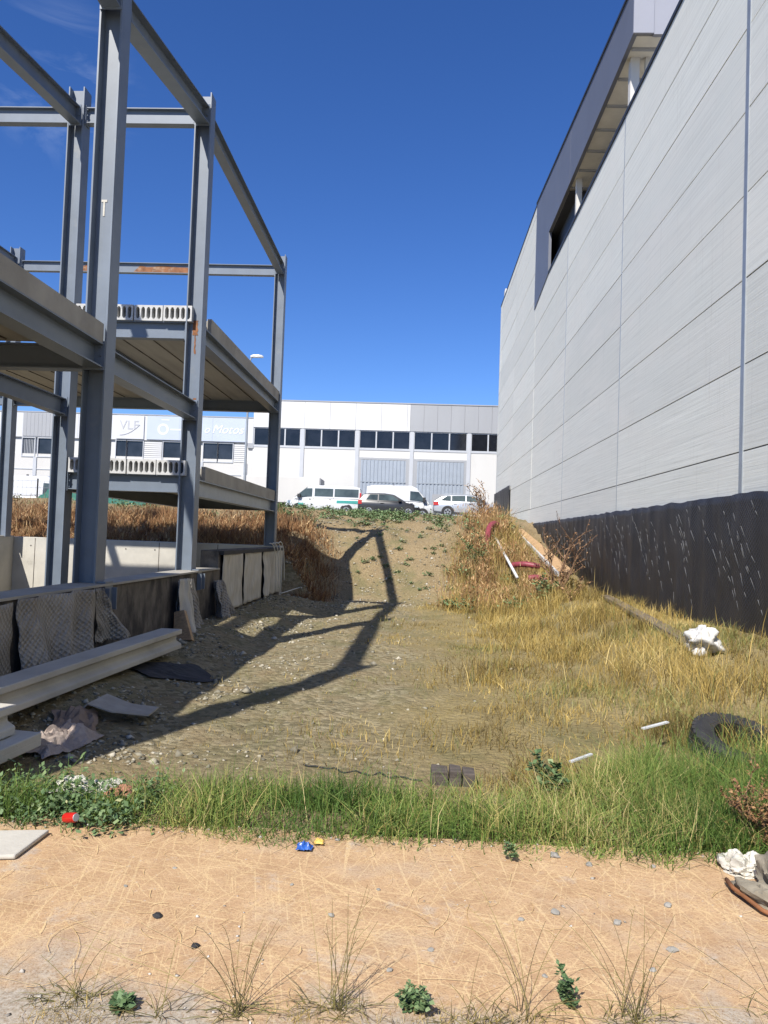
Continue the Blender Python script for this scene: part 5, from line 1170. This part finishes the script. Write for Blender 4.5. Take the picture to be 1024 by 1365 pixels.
# ------------------------------------------------------------------ single plants
def stalk_plant(x, y, n, hmax, spread, label, seed, low=60, name='wild_grass_clump'):
    r_ = random.Random(seed); m = MB(); T_ = []
    def add(pts, rad, t):
        v0 = len(m.v); m.tube(pts, rad, 3, cap=False); T_.extend([t] * (len(m.v) - v0))
    for i in range(n):
        a = r_.uniform(0, 2 * pi); h = hmax * 1.25 * r_.uniform(0.3, 1.0); out = spread * 1.3 * r_.uniform(0.1, 1.0) ** 1.3; bx, by = r_.gauss(0, 0.02), r_.gauss(0, 0.015); dr = r_.uniform(0, 0.35); t = r_.random()
        pts = []
        for k in range(8):
            s_ = k / 7; pts.append((bx + cos(a) * out * (s_ ** 1.4), by + sin(a) * out * 0.7 * (s_ ** 1.4), h * (s_ - dr * s_ * s_ * s_)))
        add(pts, [0.0016 * (1 - 0.6 * k / 7) for k in range(8)], t)
        for q in range(r_.randint(0, 2)):       # side sprigs
            k = r_.randint(3, 6); p = Vector(pts[k]); d = Vector((r_.gauss(0, 1), r_.gauss(0, 1), 0.8)).normalized() * h * 0.14
            add([p, p + d * 0.6, p + d + Vector((0, 0, -0.01))], [0.001, 0.0008, 0.0004], t)
    for i in range(int(low * r_.uniform(0.3, 1.1))):
        a = r_.uniform(0, 2 * pi); h = r_.uniform(0.005, 0.05); out = r_.uniform(0.02, 0.17); bx, by = r_.gauss(0, 0.06), r_.gauss(0, 0.025); t = r_.random() * 0.6
        add([(bx, by, 0), (bx + cos(a) * out * 0.5, by + sin(a) * out * 0.4, h * 0.8), (bx + cos(a) * out, by + sin(a) * out * 0.8, h)], [0.0016, 0.0012, 0.0004], t)
    o = m.build(name, thin_stalk, loc=(x, y, 0.015)); at = o.data.attributes.new('tint', 'FLOAT', 'POINT'); at.data.foreach_set('value', T_)
    return tag(o, label, 'wild grass', 'wiry grass clumps along the near pavement edge')
for i, (x, y, n, h, s_, lb_) in enumerate([
    (-1.06, 2.50, 4, 0.34, 0.12, 'wiry grass clump nearest the bottom left corner'), (-0.78, 2.45, 4, 0.2, 0.3, 'low sprawling wiry grass clump at bottom left'),
    (-0.52, 2.49, 12, 0.36, 0.5, 'wide wiry grass clump with long arching stalks, left of centre'), (-0.21, 2.55, 12, 0.40, 0.14, 'tall upright wiry grass clump left of small leafy plant'),
    (0.25, 2.50, 4, 0.26, 0.26, 'wiry grass clump with one straight stalk, right of leafy plant'), (0.40, 2.56, 9, 0.36, 0.42, 'wiry grass clump beside the dark seedling'),
    (0.74, 2.58, 15, 0.34, 0.4, 'bushy wiry grass clump with a tall arching stalk on pale gravel'), (1.25, 2.62, 4, 0.2, 0.45, 'thin wiry grass clump at the bottom right corner')]):
    stalk_plant(x, y, n, h, s_, lb_, 100 + i)

def leafy_plant(name, x, y, z, n_st, h, sp_, leaf, label, cat, seed, lm=weed_leaf, sm_=green_stem, per=9, mu=0.35, leafw=0.3):
    r_ = random.Random(seed); t = thing(name, label, cat, (x, y, z)); m = MB(); V, F, T_ = [], [], []
    def stem(p, d, l, r0_, lvl):
        pts = [p]; q = Vector(p); dd = Vector(d)
        for k in range(5):
            dd = (dd + Vector((r_.gauss(0, 0.16), r_.gauss(0, 0.16), r_.gauss(0.02, 0.1)))).normalized(); q = q + dd * l / 5; pts.append(q.copy())
        m.tube(pts, [r0_ * (1 - 0.7 * k / 5) for k in range(6)], 4, cap=False)
        for k in range(1, 6):
            for _ in range(max(1, per // 5) if lvl else per // 5):
                a = r_.uniform(0, 2 * pi); el = r_.uniform(-0.2, 0.8); ax = Vector((cos(a) * cos(el), sin(a) * cos(el), sin(el))); sd_ = Vector((-sin(a), cos(a), r_.gauss(0, 0.4))); L_ = leaf * r_.uniform(0.5, 1.2); c_ = pts[k]
                o = len(V); V.extend([c_, c_ + ax * L_ * 0.5 + sd_ * L_ * leafw, c_ + ax * L_, c_ + ax * L_ * 0.5 - sd_ * L_ * leafw]); F.append((o, o + 1, o + 2, o + 3)); T_.extend([min(1, max(0, r_.gauss(mu, 0.22)))] * 4)
            if lvl < 2 and r_.random() < 0.75:
                stem(pts[k], (dd + Vector((r_.gauss(0, 0.7), r_.gauss(0, 0.7), 0.2))).normalized(), l * 0.45, r0_ * 0.55, lvl + 1)
    for i in range(n_st):
        a = 2 * pi * i / n_st + r_.uniform(-0.4, 0.4); stem(Vector((0, 0, 0)), Vector((cos(a) * sp_, sin(a) * sp_, 1)).normalized(), h * r_.uniform(0.7, 1.1), 0.006 * h / 0.3, 0)
    m.build('stems', sm_, t); fo = mesh_np('foliage', np.array([tuple(v) for v in V]), [np.array(F)], np.array(T_), lm, None); fo.parent = t
    return t
leafy_plant('leafy_plant', 0.03, 2.55, 0.01, 5, 0.085, 0.75, 0.024, 'small bushy green plant at the bottom centre of the pavement edge', 'plant', 1, per=9, mu=0.5)
leafy_plant('seedling', 0.55, 2.64, 0.01, 3, 0.09, 0.25, 0.022, 'dark narrow seedling on pale gravel right of the leafy plant', 'plant', 2, per=8, mu=0.25)
leafy_plant('leafy_plant', -0.90, 2.47, 0.01, 4, 0.04, 0.9, 0.03, 'tiny dark green rosette at the bottom left', 'plant', 12, per=5, mu=0.3)
leafy_plant('shrub', 3.45, 19.0, gz(3.45, 19) - 0.05, 7, 1.35, 0.45, 0.055, 'bare brown dry shrub in front of the black membrane', 'shrub', 3, dry_leaf, bark, per=5, mu=0.5)
leafy_plant('shrub', 2.9, 17.6, gz(2.9, 17.6) - 0.02, 5, 0.55, 0.6, 0.09, 'leafy green bush below the bare brown shrub', 'shrub', 4, per=8, mu=0.6)
leafy_plant('shrub', 3.35, 16.9, gz(3.35, 16.9) - 0.02, 5, 0.5, 0.7, 0.05, 'grey twiggy bush at right of the leafy green bush', 'shrub', 14, dry_leaf, bark, per=6, mu=0.8)
leafy_plant('weed', 1.55, 20.6, gz(1.55, 20.6), 4, 0.75, 0.35, 0.07, 'green weed standing in dry grass left of the red hose', 'plant', 5, per=8, mu=0.6)
leafy_plant('weed', 2.1, 25.2, gz(2.1, 25.2), 6, 0.95, 0.25, 0.07, 'tall straw coloured weed below the silver car', 'plant', 6, dry_leaf, bark, per=9, mu=1.0)
leafy_plant('thistle', 1.80, 4.08, 0.02, 15, 0.30, 0.6, 0.019, 'brown withered thistle above the crumpled white paper', 'plant', 7, dry_leaf, bark, per=11, mu=0.4)
leafy_plant('leafy_plant', 1.86, 3.62, 0.03, 4, 0.14, 0.9, 0.06, 'bright green plant at right edge beside the dusty cloth', 'plant', 8, per=10, mu=0.7)
leafy_plant('weed', 0.82, 4.75, 0.05, 4, 0.16, 0.8, 0.05, 'dark green weed behind the grass near the white lath', 'plant', 9, per=6, mu=0.3)
leafy_plant('weed', 0.50, 3.78, 0.025, 2, 0.09, 0.3, 0.02, 'lone green sprig on pavement before the grass', 'plant', 10, per=4, mu=0.5)
